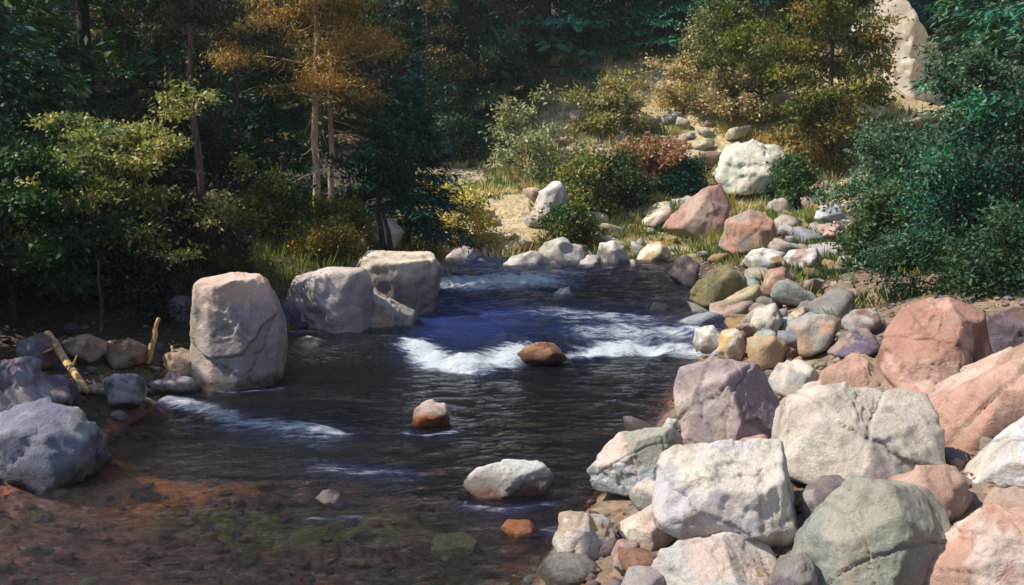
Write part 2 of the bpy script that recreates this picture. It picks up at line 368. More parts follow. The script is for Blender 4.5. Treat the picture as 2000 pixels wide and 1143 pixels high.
bb = (.06+.16*sstep(1.2, -.6, V[:, 0]))*sstep(-.1, .9, V[:, 1]-np.interp(V[:, 0], DROP[:, 0], DROP[:, 1]))*sstep(-1.4, -.9, V[:, 0])*(.6+.5*fbm(V*np.array([.7, 1.6, 0]), 3, 91))+.27*sstep(1.4, .1, np.hypot((V[:, 0]-gp(905, 630)[0])/.9, (V[:, 1]-gp(905, 630)[1])/2.1))*(.6+.6*fbm(V*np.array([1.2, 3., 0]), 3, 93))+.25*np.clip(foam_and_glint_at(V[:, :2]*np.array([1, 1.]))*1.1, 0, 1)  # cobalt patch: the sky's reflection painted as flat blue in the water
ba = me.attributes.new('bubbles_sky_blue', 'FLOAT', 'POINT'); ba.data.foreach_set('value', np.clip(bb, 0, .6).astype(np.float32))
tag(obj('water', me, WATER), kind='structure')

# ------------------------------------------------------------------ boulders: an outline gives the profile, facets give the depth
def shape_rock(planes, dists, sub, p, amp, seed, cols, freq=1., strata=0., chamf=7, deep=.72):
    D, F = ico(sub); N = norm(np.asarray(planes, float)); q = np.asarray(dists, float); rg = np.random.default_rng(seed+5000)
    C = norm(rg.normal(size=(chamf, 3))*np.array([1, 1, .8])); C[:, 1] -= .25; C = norm(C)
    rc = 1/np.max(np.maximum(C@N.T, 1e-6)/q[None], axis=1)
    N = np.vstack([N, C]); q = np.concatenate([q, rc*rg.uniform(deep, .93, chamf)])
    s = np.maximum(D@N.T, 0)/q[None]; mx = s.max(1, keepdims=True); p = p*7.
    r = 1/(mx[:, 0]*((s/mx)**p).sum(1)**(1/p)); fid = rg.uniform(-1, 1, len(q))[s.argmax(1)]
    V = D*r[:, None]; size = float(np.median(q))
    P = V/size*freq + seed*7.31
    dsp = fbm(P*1.0, 5, seed, .55)*amp*.32*size
    rid = np.abs(fbm(P*.8+5, 3, seed+5)); dsp -= amp*size*.3*np.exp(-(rid/.03)**2)
    sp = fbm(P*.75+11, 4, seed+6); sp2 = fbm(P*1.5+31, 3, seed+8)          # spalled plates with stepped edges
    dsp -= size*amp*(1.1*sstep(.12, .17, sp)+.8*sstep(.30, .34, sp)+.55*sstep(.25, .30, sp2))
    for k in range(3):                                                      # joints: one side sits lower, with an open crack
        jn = norm(rg.normal(size=3)*np.array([1, .8, .9])); jc = rg.uniform(-.35, .35)*size
        w = V@jn-jc+.07*size*fbm(P*1.6+k*7, 3, seed+40+k)
        dsp -= size*rg.uniform(.015, .06)*sstep(-.006, .006, w/size)+size*.045*np.exp(-(w/size/.013)**2)
    dsp += fbm(P*9., 3, seed+60, .6)*.008*size
    if strata: dsp += strata*size*np.sin((V[:, 2]/size*7+fbm(P, 2, seed+9)*1.2)*2.2)
    V = V + D*dsp[:, None]
    cols = [np.asarray(c) for c in cols]; nn_ = fbm(P*.8+3, 4, seed+2)
    f = sstep(.3, .7, nn_*.35+fid*.32+.5)
    c = mixv(np.tile(cols[0], (len(V), 1)), cols[1], f)
    if len(cols) > 2: c = mixv(c, cols[2], sstep(.52, .70, fbm(P*1.3+9, 4, seed+4)*.4+.12*fid+.5)*.85)
    c = c*(1+.07*fid[:, None]); g = c.mean(1, keepdims=True)
    return V, F, np.clip((g+(c-g)*.86)*.86+lin(186, 166, 152)*.14*(g/.4), .01, .7)
_rs = [100]
def boulder(name, label, poly, cols, depth=.8, Y=None, base=None, p=11, sub=5, amp=.05, caps=None, cat='boulder', group=None, seed=None, tilt=(14, 34), strata=0., lit_top_c=None, base_c=None, freq=1., grow=1.05, chamf=7, deep=.72):
    _rs[0] += 1; seed = seed or _rs[0]; rg = np.random.default_rng(seed)
    poly = np.array(poly, float); poly = poly.mean(0)+(poly-poly.mean(0))*grow
    if Y is None:
        bx = base or (poly[:, 0].mean(), poly[:, 1].max()); h = hit(*bx)
        wpx = np.ptp(poly[:, 0]); Y = h[1] + .30*depth*wpx/FPX*h[1]
    W = np.array([at(a, b, Y) for a, b in poly]); w2 = W[:, [0, 2]]
    ar = .5*np.sum(w2[:, 0]*np.roll(w2[:, 1], -1)-np.roll(w2[:, 0], -1)*w2[:, 1])
    if ar < 0: w2 = w2[::-1]
    c = w2.mean(0); c = .5*c + .5*(w2.min(0)+w2.max(0))/2
    e = np.roll(w2, -1, 0)-w2; nn = norm(np.stack([e[:, 1], -e[:, 0]], 1)); dd = ((w2-c)*nn).sum(1)
    wd = np.ptp(w2[:, 0]); hg = np.ptp(w2[:, 1]); dep = depth*.5*wd
    planes, dist = [], []
    for k in range(len(nn)):
        if dd[k] < .02*wd: dd[k] = .02*wd
        for s in (-1, 1):
            t = math.radians(rg.uniform(*tilt)*(1 if nn[k][1] > -.4 else .4))
            planes.append((nn[k][0]*math.cos(t), s*math.sin(t), nn[k][1]*math.cos(t))); dist.append(dd[k]*math.cos(t)*1.03)
    for cp in (caps or [(rg.uniform(-.3, .3), -1, rg.uniform(.1, .45)), (rg.uniform(-.8, -.3), -1, .2), (rg.uniform(.3, .8), -1, .15)]):
        planes.append(cp); dist.append(dep*rg.uniform(.85, 1.05))
    for cp in ((rg.uniform(-.4, .4), 1, .3), (rg.uniform(-.4, .4), 1, 0)):
        planes.append(cp); dist.append(dep)
    V, F, cc = shape_rock(planes, dist, sub, p, amp, seed, cols, freq, strata, chamf, deep)
    if lit_top_c is not None:  # paler top puts the sunlight into the rock's own colour
        cc = mixv(cc, np.asarray(lit_top_c), sstep(.15, .45, V[:, 2]/hg + .12*fbm(V*4, 3, seed)))
    if base_c is not None:
        cc = mixv(cc, np.asarray(base_c), sstep(.1, -.15, V[:, 2]/hg + .15*fbm(V*6, 3, seed)))
    zb = V[:, 2].min(); V[:, 2] -= zb
    o = obj(name, make_mesh(name, V, None, F, cc, True), ROCK, None, (c[0], Y, c[1]+zb))
    return tag(o, label, cat, group)

CREAM, WHITE, PINK, SALMON = lin(214, 200, 180), lin(210, 205, 200), lin(210, 180, 166), lin(200, 150, 126)
MAUVE, GREY, GREEN, BLUE, TAN, OCHRE = lin(170, 150, 152), lin(168, 164, 158), lin(150, 156, 140), lin(120, 126, 150), lin(176, 146, 122), lin(190, 158, 108)
BROWN, DMAUVE, RED = lin(120, 84, 66), lin(112, 96, 112), lin(164, 106, 92)

# fillers packed between the big right-hand boulders
for pl, c, lb in [([(1480, 890), (1510, 858), (1560, 862), (1600, 910), (1570, 950), (1500, 940)], [MAUVE, lin(176, 160, 150), PINK], 'mauve wedge stone under the broad cream-white boulder'),
    ([(1560, 960), (1600, 930), (1660, 935), (1680, 985), (1620, 1030), (1570, 1020)], [lin(120, 110, 106), DMAUVE, GREY], 'dark grey stone sunk in the gap beside the grey-green boulder'),
    ([(1225, 960), (1262, 930), (1310, 950), (1316, 1000), (1250, 1010)], [GREEN, GREY, CREAM], 'greenish stone in front of the pink-faced slab'),
    ([(1190, 1150), (1220, 1110), (1280, 1105), (1310, 1150), (1290, 1200), (1210, 1200)], [MAUVE, PINK, GREY], 'mauve-pink stone cut by the bottom edge near the water'),
    ([(1500, 1150), (1530, 1090), (1580, 1080), (1610, 1130), (1590, 1200), (1520, 1200)], [lin(150, 142, 136), GREY, DMAUVE], 'grey stone in the notch between the two bottom boulders'),
    ([(1430, 900), (1440, 860), (1490, 850), (1520, 880), (1500, 920)], [RED, PINK, TAN], 'reddish stone below the mauve-pink rounded boulder'),
    ([(1540, 800), (1560, 756), (1620, 740), (1650, 770), (1610, 810)], [lin(200, 176, 158), PINK, CREAM], 'pinkish stone behind the broad cream-white boulder'),
    ([(1740, 800), (1760, 752), (1830, 740), (1870, 770), (1840, 820)], [SALMON, TAN, PINK], 'salmon stone between the cream-white boulder and the red-brown boulder')]:
    boulder('stone', lb, pl, c, 1.0, cat='stone', sub=4, grow=1.1, p=16)
# left bank
boulder('boulder', 'large mottled blue-grey boulder at the left edge of the water', [(-110, 840), (0, 795), (96, 768), (168, 784), (206, 826), (214, 905), (196, 985), (60, 1040), (-110, 1050)], [BLUE, lin(186, 196, 184), GREY], .9, amp=.08, p=20, caps=[(-.2, -1, .7), (.7, -1, .3), (.1, -1, .2)], tilt=(8, 26), base=(90, 955), chamf=5, deep=.8)
boulder('boulder', 'mauve boulder piled behind the mottled boulder at the left edge', [(-90, 760), (-20, 712), (60, 692), (118, 716), (150, 770), (130, 840), (-90, 870)], [DMAUVE, MAUVE, BLUE], .9, amp=.08, p=20, base=(60, 850))
boulder('boulder', 'tall blocky grey-pink boulder with flat lit top standing beside the stream', [(366, 590), (392, 548), (450, 536), (508, 540), (550, 582), (557, 650), (546, 748), (480, 764), (395, 756), (372, 700)], [GREY, MAUVE, lin(196, 172, 160)], .95, p=16, amp=.045, caps=[(.12, -1, .10), (-.6, -1, .1), (.75, -1, 0)], lit_top_c=lin(226, 194, 176), tilt=(6, 16), chamf=3, deep=.88, sub=6, seed=781)
boulder('boulder', 'dark purple rock leaning behind the tall blocky boulder', [(300, 610), (345, 572), (400, 562), (425, 640), (410, 730), (335, 735), (300, 680)], [DMAUVE, lin(96, 84, 108), MAUVE], .8, Y=10.1)
boulder('boulder', 'rounded grey boulder between the tall boulder and the flat-topped ledge block', [(552, 600), (578, 540), (640, 522), (712, 524), (726, 560), (718, 664), (600, 674), (554, 660)], [GREY, lin(182, 176, 176), MAUVE], .9, amp=.05, strata=.008, grow=1.08, p=28, chamf=2, deep=.9, tilt=(6, 16), lit_top_c=lin(206, 190, 180))
boulder('ledge_block', 'violet-grey ledge shelf joining the grey boulder and the flat-topped block', [(600, 520), (650, 500), (740, 496), (760, 540), (750, 620), (620, 620)], [DMAUVE, lin(150, 136, 140), GREY], .9, Y=12.9, p=20, chamf=2, deep=.9, tilt=(6, 16), cat='boulder')
boulder('boulder', 'tan lichen-stained boulder at the foot of the flat-topped ledge block', [(684, 600), (718, 560), (785, 580), (822, 612), (815, 668), (700, 674), (684, 645)], [TAN, lin(186, 160, 140), GREY], .9, Y=11.75, grow=1.1, p=18, chamf=4, deep=.84)
boulder('ledge_block', 'big flat-topped grey ledge block with pale lit top above the dark water', [(684, 514), (720, 494), (850, 498), (858, 518), (840, 668), (780, 674), (690, 650), (684, 560)], [lin(128, 120, 124), lin(150, 136, 132), DMAUVE], .9, Y=12.5, p=20, amp=.035, caps=[(.1, -1, .08), (.5, -1, 0)], lit_top_c=lin(226, 210, 184), tilt=(8, 20), strata=.01, chamf=2, deep=.9, grow=1.08, sub=6)
for i, (pl, c, lb) in enumerate([
    ([(200, 742), (246, 716), (286, 738), (292, 792), (244, 806), (204, 784)], [DMAUVE, lin(170, 156, 172), GREY], 'lilac-grey stone at the waterline left of the bleached plank'),
    ([(286, 740), (320, 722), (372, 736), (396, 762), (330, 778), (292, 768)], [lin(196, 200, 208), GREY, DMAUVE], 'pale bluish slab lying under the bleached plank'),
    ([(118, 668), (160, 652), (205, 668), (212, 706), (160, 720), (120, 704)], [BROWN, lin(140, 112, 100), OCHRE], 'brown stone in the shade below the olive sapling'),
    ([(210, 668), (250, 656), (292, 676), (286, 712), (232, 722), (206, 700)], [lin(150, 116, 88), BROWN, TAN], 'tan-brown stone beside the upright bleached stake'),
    ([(318, 694), (352, 676), (398, 694), (406, 736), (350, 748), (322, 730)], [TAN, lin(150, 120, 92), OCHRE], 'ochre-tan stone tucked against the foot of the tall boulder'),
    ([(36, 668), (80, 650), (120, 672), (114, 716), (60, 726), (34, 704)], [DMAUVE, BROWN, BLUE], 'dusky purple stone behind the mottled left boulder'),
    ([(60, 740), (110, 724), (150, 748), (150, 790), (90, 800)], [DMAUVE, BLUE, GREY], 'small bluish stone resting against the mottled left boulder'),
    ([(212, 808), (232, 800), (252, 810), (248, 822), (226, 826)], [lin(208, 180, 196), PINK, WHITE], 'tiny pink stone in the shallows by the left shore'),
    ([(560, 668), (600, 655), (640, 664), (650, 690), (600, 702), (562, 694)], [lin(70, 70, 84), lin(90, 84, 96), GREY], 'dark wet stone below the rounded grey boulder'),
    ([(430, 742), (480, 736), (540, 742), (556, 762), (490, 772), (432, 764)], [lin(96, 90, 88), TAN, GREY], 'wet low stone at the foot of the tall boulder'),
]): boulder('stone', lb, pl, c, 1.0, sub=4, cat='stone', amp=.06)
boulder('boulder', 'dark violet rock filling the gap between the tall boulder and the ledge', [(520, 640), (540, 590), (585, 575), (620, 600), (625, 660), (580, 682), (525, 676)], [lin(96, 92, 124), DMAUVE, lin(84, 84, 116)], .9, Y=11.3, chamf=4, deep=.84, p=18, sub=4, grow=1.1)
boulder('boulder', 'low grey-violet rock joining the ledge blocks at the waterline', [(690, 650), (700, 610), (760, 596), (800, 620), (800, 668), (720, 676)], [lin(140, 128, 132), DMAUVE, TAN], .9, Y=11.7, chamf=3, deep=.86, p=18, sub=4, grow=1.1)
# in the stream
boulder('stone', 'orange-brown rock splitting the white rapids in midstream', [(1006, 690), (1028, 670), (1084, 666), (1114, 682), (1106, 708), (1050, 714), (1014, 706)], [lin(164, 112, 52), lin(140, 86, 50), lin(116, 70, 50)], 1.0, Y=gp(1060, 704, .05)[1]+.1, sub=4, cat='stone', base_c=lin(110, 48, 30), amp=.05)
boulder('stone', 'pale stone poking out of the far blue riffle', [(1078, 576), (1092, 560), (1118, 558), (1128, 576), (1120, 590), (1084, 590)], [GREY, lin(176, 180, 172), WHITE], 1., Y=gp(1100, 582, .12)[1], sub=4, cat='stone')
boulder('stone', 'rounded stone with pink top and rusty orange base in the dark pool', [(792, 812), (812, 788), (842, 780), (874, 788), (888, 810), (880, 834), (800, 836)], [lin(206, 178, 172), PINK, GREY], 1., Y=gp(840, 824, .02)[1], sub=4, cat='stone', base_c=lin(198, 104, 28), p=7, amp=.04)
boulder('stone', 'flat white stone with reddish end lying in the near water', [(905, 945), (925, 912), (985, 900), (1060, 902), (1082, 930), (1076, 966), (1000, 982), (915, 972)], [lin(206, 214, 208), WHITE, lin(196, 200, 196)], .8, Y=gp(1000, 962, 0)[1], sub=5, cat='stone', base_c=lin(150, 92, 80), amp=.045)
boulder('stone', 'small white stone casting a dark shadow in the shallows', [(610, 972), (628, 956), (655, 955), (676, 968), (700, 978), (690, 996), (620, 994)], [WHITE, lin(206, 196, 210), DMAUVE], .8, Y=gp(640, 984, 0)[1], sub=4, cat='stone')
boulder('stone', 'bright orange stone just under the surface near the white stone', [(962, 1028), (988, 1014), (1032, 1016), (1050, 1032), (1026, 1048), (972, 1046)], [lin(255, 140, 40), lin(236, 110, 30), lin(210, 90, 34)], .8, Y=gp(1005, 1032, 0)[1], sub=4, cat='stone', p=8)
boulder('stone', 'mossy green stone under shallow water at the bottom', [(812, 1066), (840, 1044), (900, 1040), (938, 1058), (925, 1086), (840, 1090)], [lin(110, 124, 30), lin(84, 92, 24), lin(120, 110, 40)], .8, Y=gp(870, 1068, -.02)[1], sub=4, cat='stone', p=8)
boulder('stone', 'yellowish stone at the far right shore beside green shallows', [(1264, 606), (1276, 588), (1300, 590), (1312, 606), (1290, 614)], [OCHRE, CREAM, TAN], 1., sub=4, cat='stone')
# right foreground
boulder('boulder', 'pink-faced slab leaning at the waterline below the mauve boulder', [(1155, 915), (1214, 852), (1306, 834), (1330, 880), (1320, 930), (1240, 962), (1172, 950)], [PINK, lin(226, 204, 194), GREEN], .8, base_c=lin(190, 200, 200), p=14, grow=1.19, sub=6)
boulder('boulder', 'mauve-pink rounded boulder with an ochre stain on its right side', [(1312, 790), (1336, 724), (1395, 706), (1470, 718), (1525, 760), (1520, 840), (1450, 890), (1330, 880)], [MAUVE, lin(198, 176, 168), lin(196, 160, 104)], .9, p=9, amp=.035, grow=1.19, sub=6)
boulder('stone', 'small white stone wedged between the pink slab and the mauve boulder', [(1290, 836), (1304, 814), (1322, 818), (1328, 846), (1310, 864), (1294, 856)], [WHITE, lin(206, 212, 206), GREY], .9, sub=4, cat='stone')
boulder('boulder', 'broad cream-white boulder with grey-lilac right side in the middle of the pile', [(1478, 830), (1520, 785), (1610, 756), (1720, 746), (1835, 775), (1840, 870), (1780, 935), (1640, 945), (1520, 915)], [lin(212, 200, 182), lin(188, 168, 164), lin(206, 192, 178)], .85, p=10, amp=.04, caps=[(-.35, -1, .45), (.55, -1, .25), (0, -1, .1)], grow=1.19, sub=6)
boulder('boulder', 'white sunlit boulder with a mauve rounded right end near the water', [(1262, 950), (1330, 880), (1430, 862), (1520, 868), (1572, 930), (1576, 1010), (1510, 1075), (1390, 1060), (1290, 1010)], [lin(216, 206, 192), lin(196, 184, 176), lin(190, 190, 196)], .85, p=9, amp=.04, caps=[(-.4, -1, .6), (.6, -1, .2), (0, -1, .25)], grow=1.19, sub=6)
boulder('boulder', 'large salmon-pink boulder rising at the right edge', [(1790, 860), (1835, 770), (1915, 705), (2010, 672), (2160, 650), (2160, 960), (1980, 985), (1850, 975), (1790, 930)], [SALMON, lin(212, 164, 140), lin(226, 190, 170)], .8, amp=.045, base=(1900, 880), caps=[(-.5, -1, .6), (.3, -1, .3), (0, -1, .1)], grow=1.19, sub=6)
boulder('boulder', 'white wedge-shaped slab slanting up at the right edge', [(1846, 945), (1930, 880), (2020, 824), (2160, 780), (2160, 930), (2010, 965), (1900, 985)], [WHITE, lin(214, 216, 214), CREAM], .7, base=(1960, 955), p=16, amp=.03, grow=1.19, sub=6)
boulder('boulder', 'low salmon slab wedged between the cream-white and grey-green boulders', [(1740, 950), (1790, 908), (1870, 905), (1925, 950), (1900, 1010), (1790, 1015)], [SALMON, lin(200, 160, 140), PINK], .9, sub=4)
boulder('boulder', 'tan boulder in the gap above the bottom right corner boulder', [(1880, 990), (1930, 950), (2040, 945), (2090, 990), (2060, 1050), (1900, 1050)], [lin(190, 160, 140), TAN, PINK], .9, sub=4)
boulder('boulder', 'big smooth grey-green boulder in the bottom right foreground', [(1545, 1190), (1570, 1050), (1640, 975), (1735, 938), (1830, 955), (1856, 1010), (1836, 1100), (1800, 1230), (1560, 1250)], [lin(172, 166, 148), GREEN, lin(140, 148, 142)], .8, p=10, amp=.03, base=(1690, 1190), grow=1.19, sub=6)
boulder('boulder', 'salmon and pink boulder filling the bottom right corner', [(1800, 1190), (1832, 1020), (1900, 975), (1990, 985), (2140, 960), (2160, 1230), (1810, 1260)], [lin(206, 160, 138), SALMON, lin(222, 200, 188)], .8, base=(1950, 1190), p=12, amp=.04, grow=1.19, sub=6)
boulder('boulder', 'pale cream and grey boulder cut by the bottom edge', [(1262, 1130), (1310, 1066), (1420, 1046), (1520, 1072), (1560, 1130), (1550, 1220), (1300, 1230)], [lin(216, 204, 190), lin(186, 184, 178), PINK], .85, base=(1410, 1185), p=10, amp=.035, grow=1.19, sub=6)
boulder('stone', 'cream angular block tilted on the stones by the water', [(1204, 1022), (1288, 976), (1322, 1036), (1300, 1062), (1232, 1082), (1214, 1064)], [lin(232, 214, 194), CREAM, PINK], .9, base=(1260, 1082), p=22, amp=.02, cat='stone', sub=5)
boulder('stone', 'lavender-white rock at the waterline left of the cream block', [(1080, 1060), (1096, 1004), (1160, 994), (1208, 1008), (1214, 1060), (1180, 1088), (1100, 1094)], [lin(212, 208, 216), WHITE, lin(206, 176, 140)], .9, cat='stone', sub=5, p=10)
boulder('stone', 'mauve-red stone below the cream angular block', [(1186, 1092), (1206, 1052), (1244, 1056), (1262, 1096), (1240, 1126), (1196, 1124)], [lin(176, 132, 128), MAUVE, PINK], .9, cat='stone', sub=4)
boulder('boulder', 'red-brown boulder with sunlit pink left face below the dark bushes', [(1724, 710), (1742, 650), (1782, 598), (1850, 584), (1912, 612), (1925, 690), (1860, 748), (1760, 768)], [lin(188, 132, 110), lin(150, 100, 80), lin(214, 166, 146)], .95, p=15, amp=.04, caps=[(.35, -1, .2), (.7, -1, -.1), (-.9, -1, .1)], tilt=(10, 30), grow=1.19, sub=6)
boulder('boulder', 'dusky maroon boulder in shade at the right edge', [(1892, 690), (1920, 620), (1990, 592), (2100, 585), (2120, 700), (1960, 730)], [lin(120, 84, 88), DMAUVE, BROWN], .8)
boulder('boulder', 'broad flat salmon-tan ledge sloping left of the red-brown boulder', [(1600, 770), (1618, 716), (1690, 690), (1745, 705), (1750, 770), (1680, 800)], [lin(206, 164, 140), SALMON, TAN], 1.0, chamf=4, deep=.85)
boulder('boulder', 'pale pink flat rock behind the salmon boulder at the right edge', [(1880, 740), (1900, 700), (1990, 670), (2080, 672), (2090, 740), (1960, 770)], [PINK, SALMON, MAUVE], 1.0, chamf=4, deep=.85)
for i, (pl, c, lb) in enumerate([
    ([(1500, 756), (1522, 704), (1570, 694), (1604, 716), (1598, 764), (1530, 776)], [lin(188, 196, 188), GREY, CREAM], 'pale grey-green slab above the mauve-pink boulder'),
    ([(1590, 752), (1612, 702), (1670, 690), (1722, 706), (1718, 752), (1640, 768)], [SALMON, lin(196, 150, 126), TAN], 'flat salmon slab left of the red-brown boulder'),
    ([(1540, 672), (1572, 616), (1616, 602), (1640, 626), (1626, 672), (1572, 696)], [lin(206, 158, 130), TAN, GREY], 'tilted salmon-tan slab on the scree slope'),
    ([(1610, 690), (1650, 648), (1704, 636), (1716, 676), (1668, 700)], [DMAUVE, lin(110, 92, 120), TAN], 'purple-grey stone at the edge of the dark bushes'),
    ([(1640, 640), (1668, 606), (1720, 600), (1734, 636), (1690, 656)], [lin(150, 128, 120), GREY, BROWN], 'brownish stone half under the dark right bushes'),
    ([(1350, 668), (1356, 640), (1394, 636), (1412, 660), (1400, 688), (1362, 690)], [CREAM, lin(232, 222, 200), WHITE], 'cream stone at the right end of the rapids'),
    ([(1394, 680), (1410, 650), (1440, 640), (1456, 672), (1450, 704), (1412, 708)], [OCHRE, lin(206, 166, 96), CREAM], 'ochre-yellow stone beside the cream stone by the rapids'),
    ([(1450, 700), (1462, 664), (1508, 648), (1540, 668), (1534, 706), (1480, 718)], [lin(190, 156, 110), OCHRE, GREY], 'ochre-brown stone behind the ochre-yellow one'),
    ([(1465, 640), (1478, 606), (1512, 594), (1530, 620), (1520, 654), (1484, 660)], [CREAM, lin(222, 216, 198), TAN], 'upright cream stone in the lower scree'),
    ([(1534, 636), (1546, 604), (1572, 600), (1584, 626), (1566, 648)], [lin(226, 206, 160), CREAM, OCHRE], 'pale yellow wedge stone in the lower scree'),
    ([(1480, 560), (1500, 528), (1534, 520), (1548, 548), (1530, 574), (1494, 578)], [lin(190, 140, 116), TAN, RED], 'reddish stone in the middle of the pale scree'),
    ([(1376, 620), (1384, 596), (1420, 588), (1440, 604), (1424, 626)], [TAN, CREAM, PINK], 'flat tan stone at the edge of the far shallows'),
    ([(1420, 520), (1432, 496), (1490, 486), (1532, 494), (1536, 520), (1470, 530)], [WHITE, lin(230, 222, 216), CREAM], 'bright white flat slab below the salmon-grey rock'),
    ([(1510, 520), (1540, 490), (1592, 486), (1606, 510), (1570, 528)], [lin(226, 218, 222), WHITE, TAN], 'white slab at the top of the scree beside the bushes'),
    ([(1498, 416), (1506, 388), (1540, 384), (1552, 410), (1530, 424)], [lin(152, 144, 130), GREY, TAN], 'small grey block at the head of the dry gully'),
    ([(1306, 548), (1314, 512), (1340, 500), (1368, 520), (1364, 556), (1330, 562)], [lin(110, 90, 96), DMAUVE, TAN], 'dark mauve rock at the far right waterline'),
    ([(1236, 506), (1250, 480), (1290, 470), (1310, 492), (1290, 520)], [lin(206, 168, 116), CREAM, OCHRE], 'sandy yellow rock on the far shore'),
    ([(1600, 470), (1622, 436), (1668, 424), (1690, 450), (1664, 480)], [lin(200, 152, 130), lin(190, 176, 160), TAN], 'salmon stone at the edge of the right bushes'),
    ([(1590, 430), (1600, 402), (1640, 392), (1668, 412), (1650, 438)], [lin(196, 206, 200), GREY, BLUE], 'pale blue-grey stone near the shaded gully'),
]): boulder('stone', lb, pl, c, .95, sub=4, cat='stone', amp=.05, p=14, grow=1.14)
boulder('boulder', 'large tan-mauve boulder with reddish shaded side on the far right bank', [(1290, 440), (1310, 412), (1368, 368), (1406, 362), (1428, 400), (1414, 446), (1350, 474), (1300, 466)], [lin(170, 138, 120), lin(184, 150, 132), lin(176, 118, 108)], .9, p=16, amp=.03)
boulder('boulder', 'salmon and grey boulder right of the large tan-mauve one', [(1402, 478), (1420, 430), (1466, 410), (1512, 424), (1526, 462), (1490, 494), (1430, 500)], [lin(196, 138, 110), lin(184, 144, 120), lin(150, 142, 132)], .9, p=16, amp=.03)
boulder('boulder', 'pale cream rock face rising above the far boulders', [(1384, 366), (1424, 292), (1470, 276), (1524, 280), (1534, 330), (1500, 372), (1420, 384)], [lin(232, 222, 198), lin(222, 214, 190), CREAM], .8, base=(1460, 392), p=16, grow=1.2)
boulder('boulder', 'cream wedge rock left of the large tan-mauve boulder', [(1240, 436), (1270, 408), (1312, 396), (1310, 424), (1276, 450)], [CREAM, lin(226, 214, 180), TAN], .9, sub=4)
boulder('boulder', 'olive mossy hump above the far right shallows', [(1340, 590), (1352, 540), (1390, 512), (1436, 516), (1466, 550), (1440, 592), (1380, 606)], [lin(132, 124, 70), lin(116, 112, 62), lin(160, 140, 100)], .9, p=1.6, amp=.08)
boulder('boulder', 'white upright rock standing in the grass of the far slope', [(1040, 422), (1054, 378), (1092, 356), (1106, 380), (1100, 424), (1060, 436)], [WHITE, lin(216, 206, 200), PINK], .9, sub=4, Y=22.2, grow=1.25, chamf=4, deep=.85)
boulder('boulder', 'pale rock behind the bent dark trunks', [(700, 470), (722, 432), (762, 426), (790, 452), (780, 488), (720, 490)], [CREAM, lin(214, 210, 196), GREY], .9, Y=14.6, sub=4)
rg = np.random.default_rng(5)
for i, (x0, x1, yy, hh, c, lb) in enumerate([(850, 960, 516, 34, MAUVE, 'long low mauve-grey rock on the far shore next to the ledge block'), (930, 972, 522, 20, GREY, 'small grey rock at the far waterline in front of the mauve-grey one'), (968, 1082, 528, 40, lin(196, 196, 184), 'broad pale rock in the middle of the far shoreline'),
        (1050, 1142, 520, 56, lin(184, 180, 168), 'taller grey rock behind the broad pale far-shore rock'), (1120, 1178, 526, 30, GREY, 'rounded grey rock right of the broad pale far-shore rock'), (1160, 1240, 522, 56, lin(120, 116, 108), 'dark grey rock on the far shore left of the sandy rock'), (1214, 1262, 530, 30, lin(176, 156, 136), 'small tan rock at the far right waterline corner')]):
    xm = (x0+x1)/2; j = lambda s: rg.uniform(-s, s)
    boulder('shore_rock', lb, [(x0, yy-6), (x0+10+j(6), yy-hh*.7+j(8)), (xm+j(16), yy-hh+j(3)), (x1-10+j(6), yy-hh*.6+j(8)), (x1, yy-4), (xm, yy+8)], [c, GREY, lin(206, 200, 190)], .9, sub=4, cat='rock', group='rocks along the far shoreline', p=14, amp=.07, grow=1.12)
# cliff seen through the trees
boulder('cliff', 'pale beige cliff face showing between the trees at the upper right', [(1600, 330), (1640, 120), (1680, -30), (1790, -60), (1850, -20), (1850, 150), (1840, 340)], [lin(216, 200, 172), lin(222, 204, 186), lin(200, 190, 168)], .6, Y=31, p=16, cat='cliff', strata=.012)

# scree: small countable stones that share a few shapes
lib = []
for k in range(9):
    rk = np.random.default_rng(900+k); pl = norm(rk.normal(size=(11, 3))); pl[0] = (0, 0, 1); pl[1] = (0, 0, -1)
    ds = rk.uniform(.62, 1.05, 11); ds[0] = .55; ds[1] = .5
    V_, F_, c_ = shape_rock(pl, ds, 3, 14, .05, 900+k, [np.ones(3)*.95, np.ones(3)*.8, np.array([.9, .8, .7])]); V_ *= np.array([1., .8, .75])
    me = make_mesh('scree_stone', V_, None, F_, c_, True); me.materials.append(ROCK); lib.append(me)
tones = [CREAM, WHITE, lin(206, 212, 204), TAN, MAUVE, lin(226, 206, 168), PINK, GREY, lin(176, 178, 186), OCHRE]
rg = np.random.default_rng(77)
def scatter_px(n, polys, smin, smax, label, group, tn, name='stone', cat='stone', emb=.25):
    placed = []
    for k in range(n*30):
        if len(placed) >= n: break
        cx, cy, rx, ry = polys[rg.integers(len(polys))]
        px, py = cx+rx*rg.uniform(-1, 1), cy+ry*rg.uniform(-1, 1); h = hit(px, py); s = rg.uniform(smin, smax)**1.0
        if any((h[0]-q[0])**2+(h[1]-q[1])**2 < (.8*(s+q[2]))**2 for q in placed): continue
        placed.append((h[0], h[1], s)); zt = th(h[0], h[1])
        o = obj(name, lib[rg.integers(len(lib))], None, None, (h[0], h[1], zt+s*emb)); o.scale = (s, s, s*rg.uniform(.8, 1.2))
        o.rotation_euler = (rg.uniform(-.5, .5), rg.uniform(-.5, .5), rg.uniform(0, 6.3)); o.color = (*tn[rg.integers(len(tn))], 1)
        tag(o, label, cat, group)
scatter_px(48, [(1510, 560, 120, 80), (1580, 470, 80, 60), (1440, 610, 60, 50), (1600, 640, 60, 50), (1640, 430, 60, 50)], .18, .36, 'mid-sized pale block lying in the scree on the right bank', 'blocks of the pale scree', tones, 'scree_block')
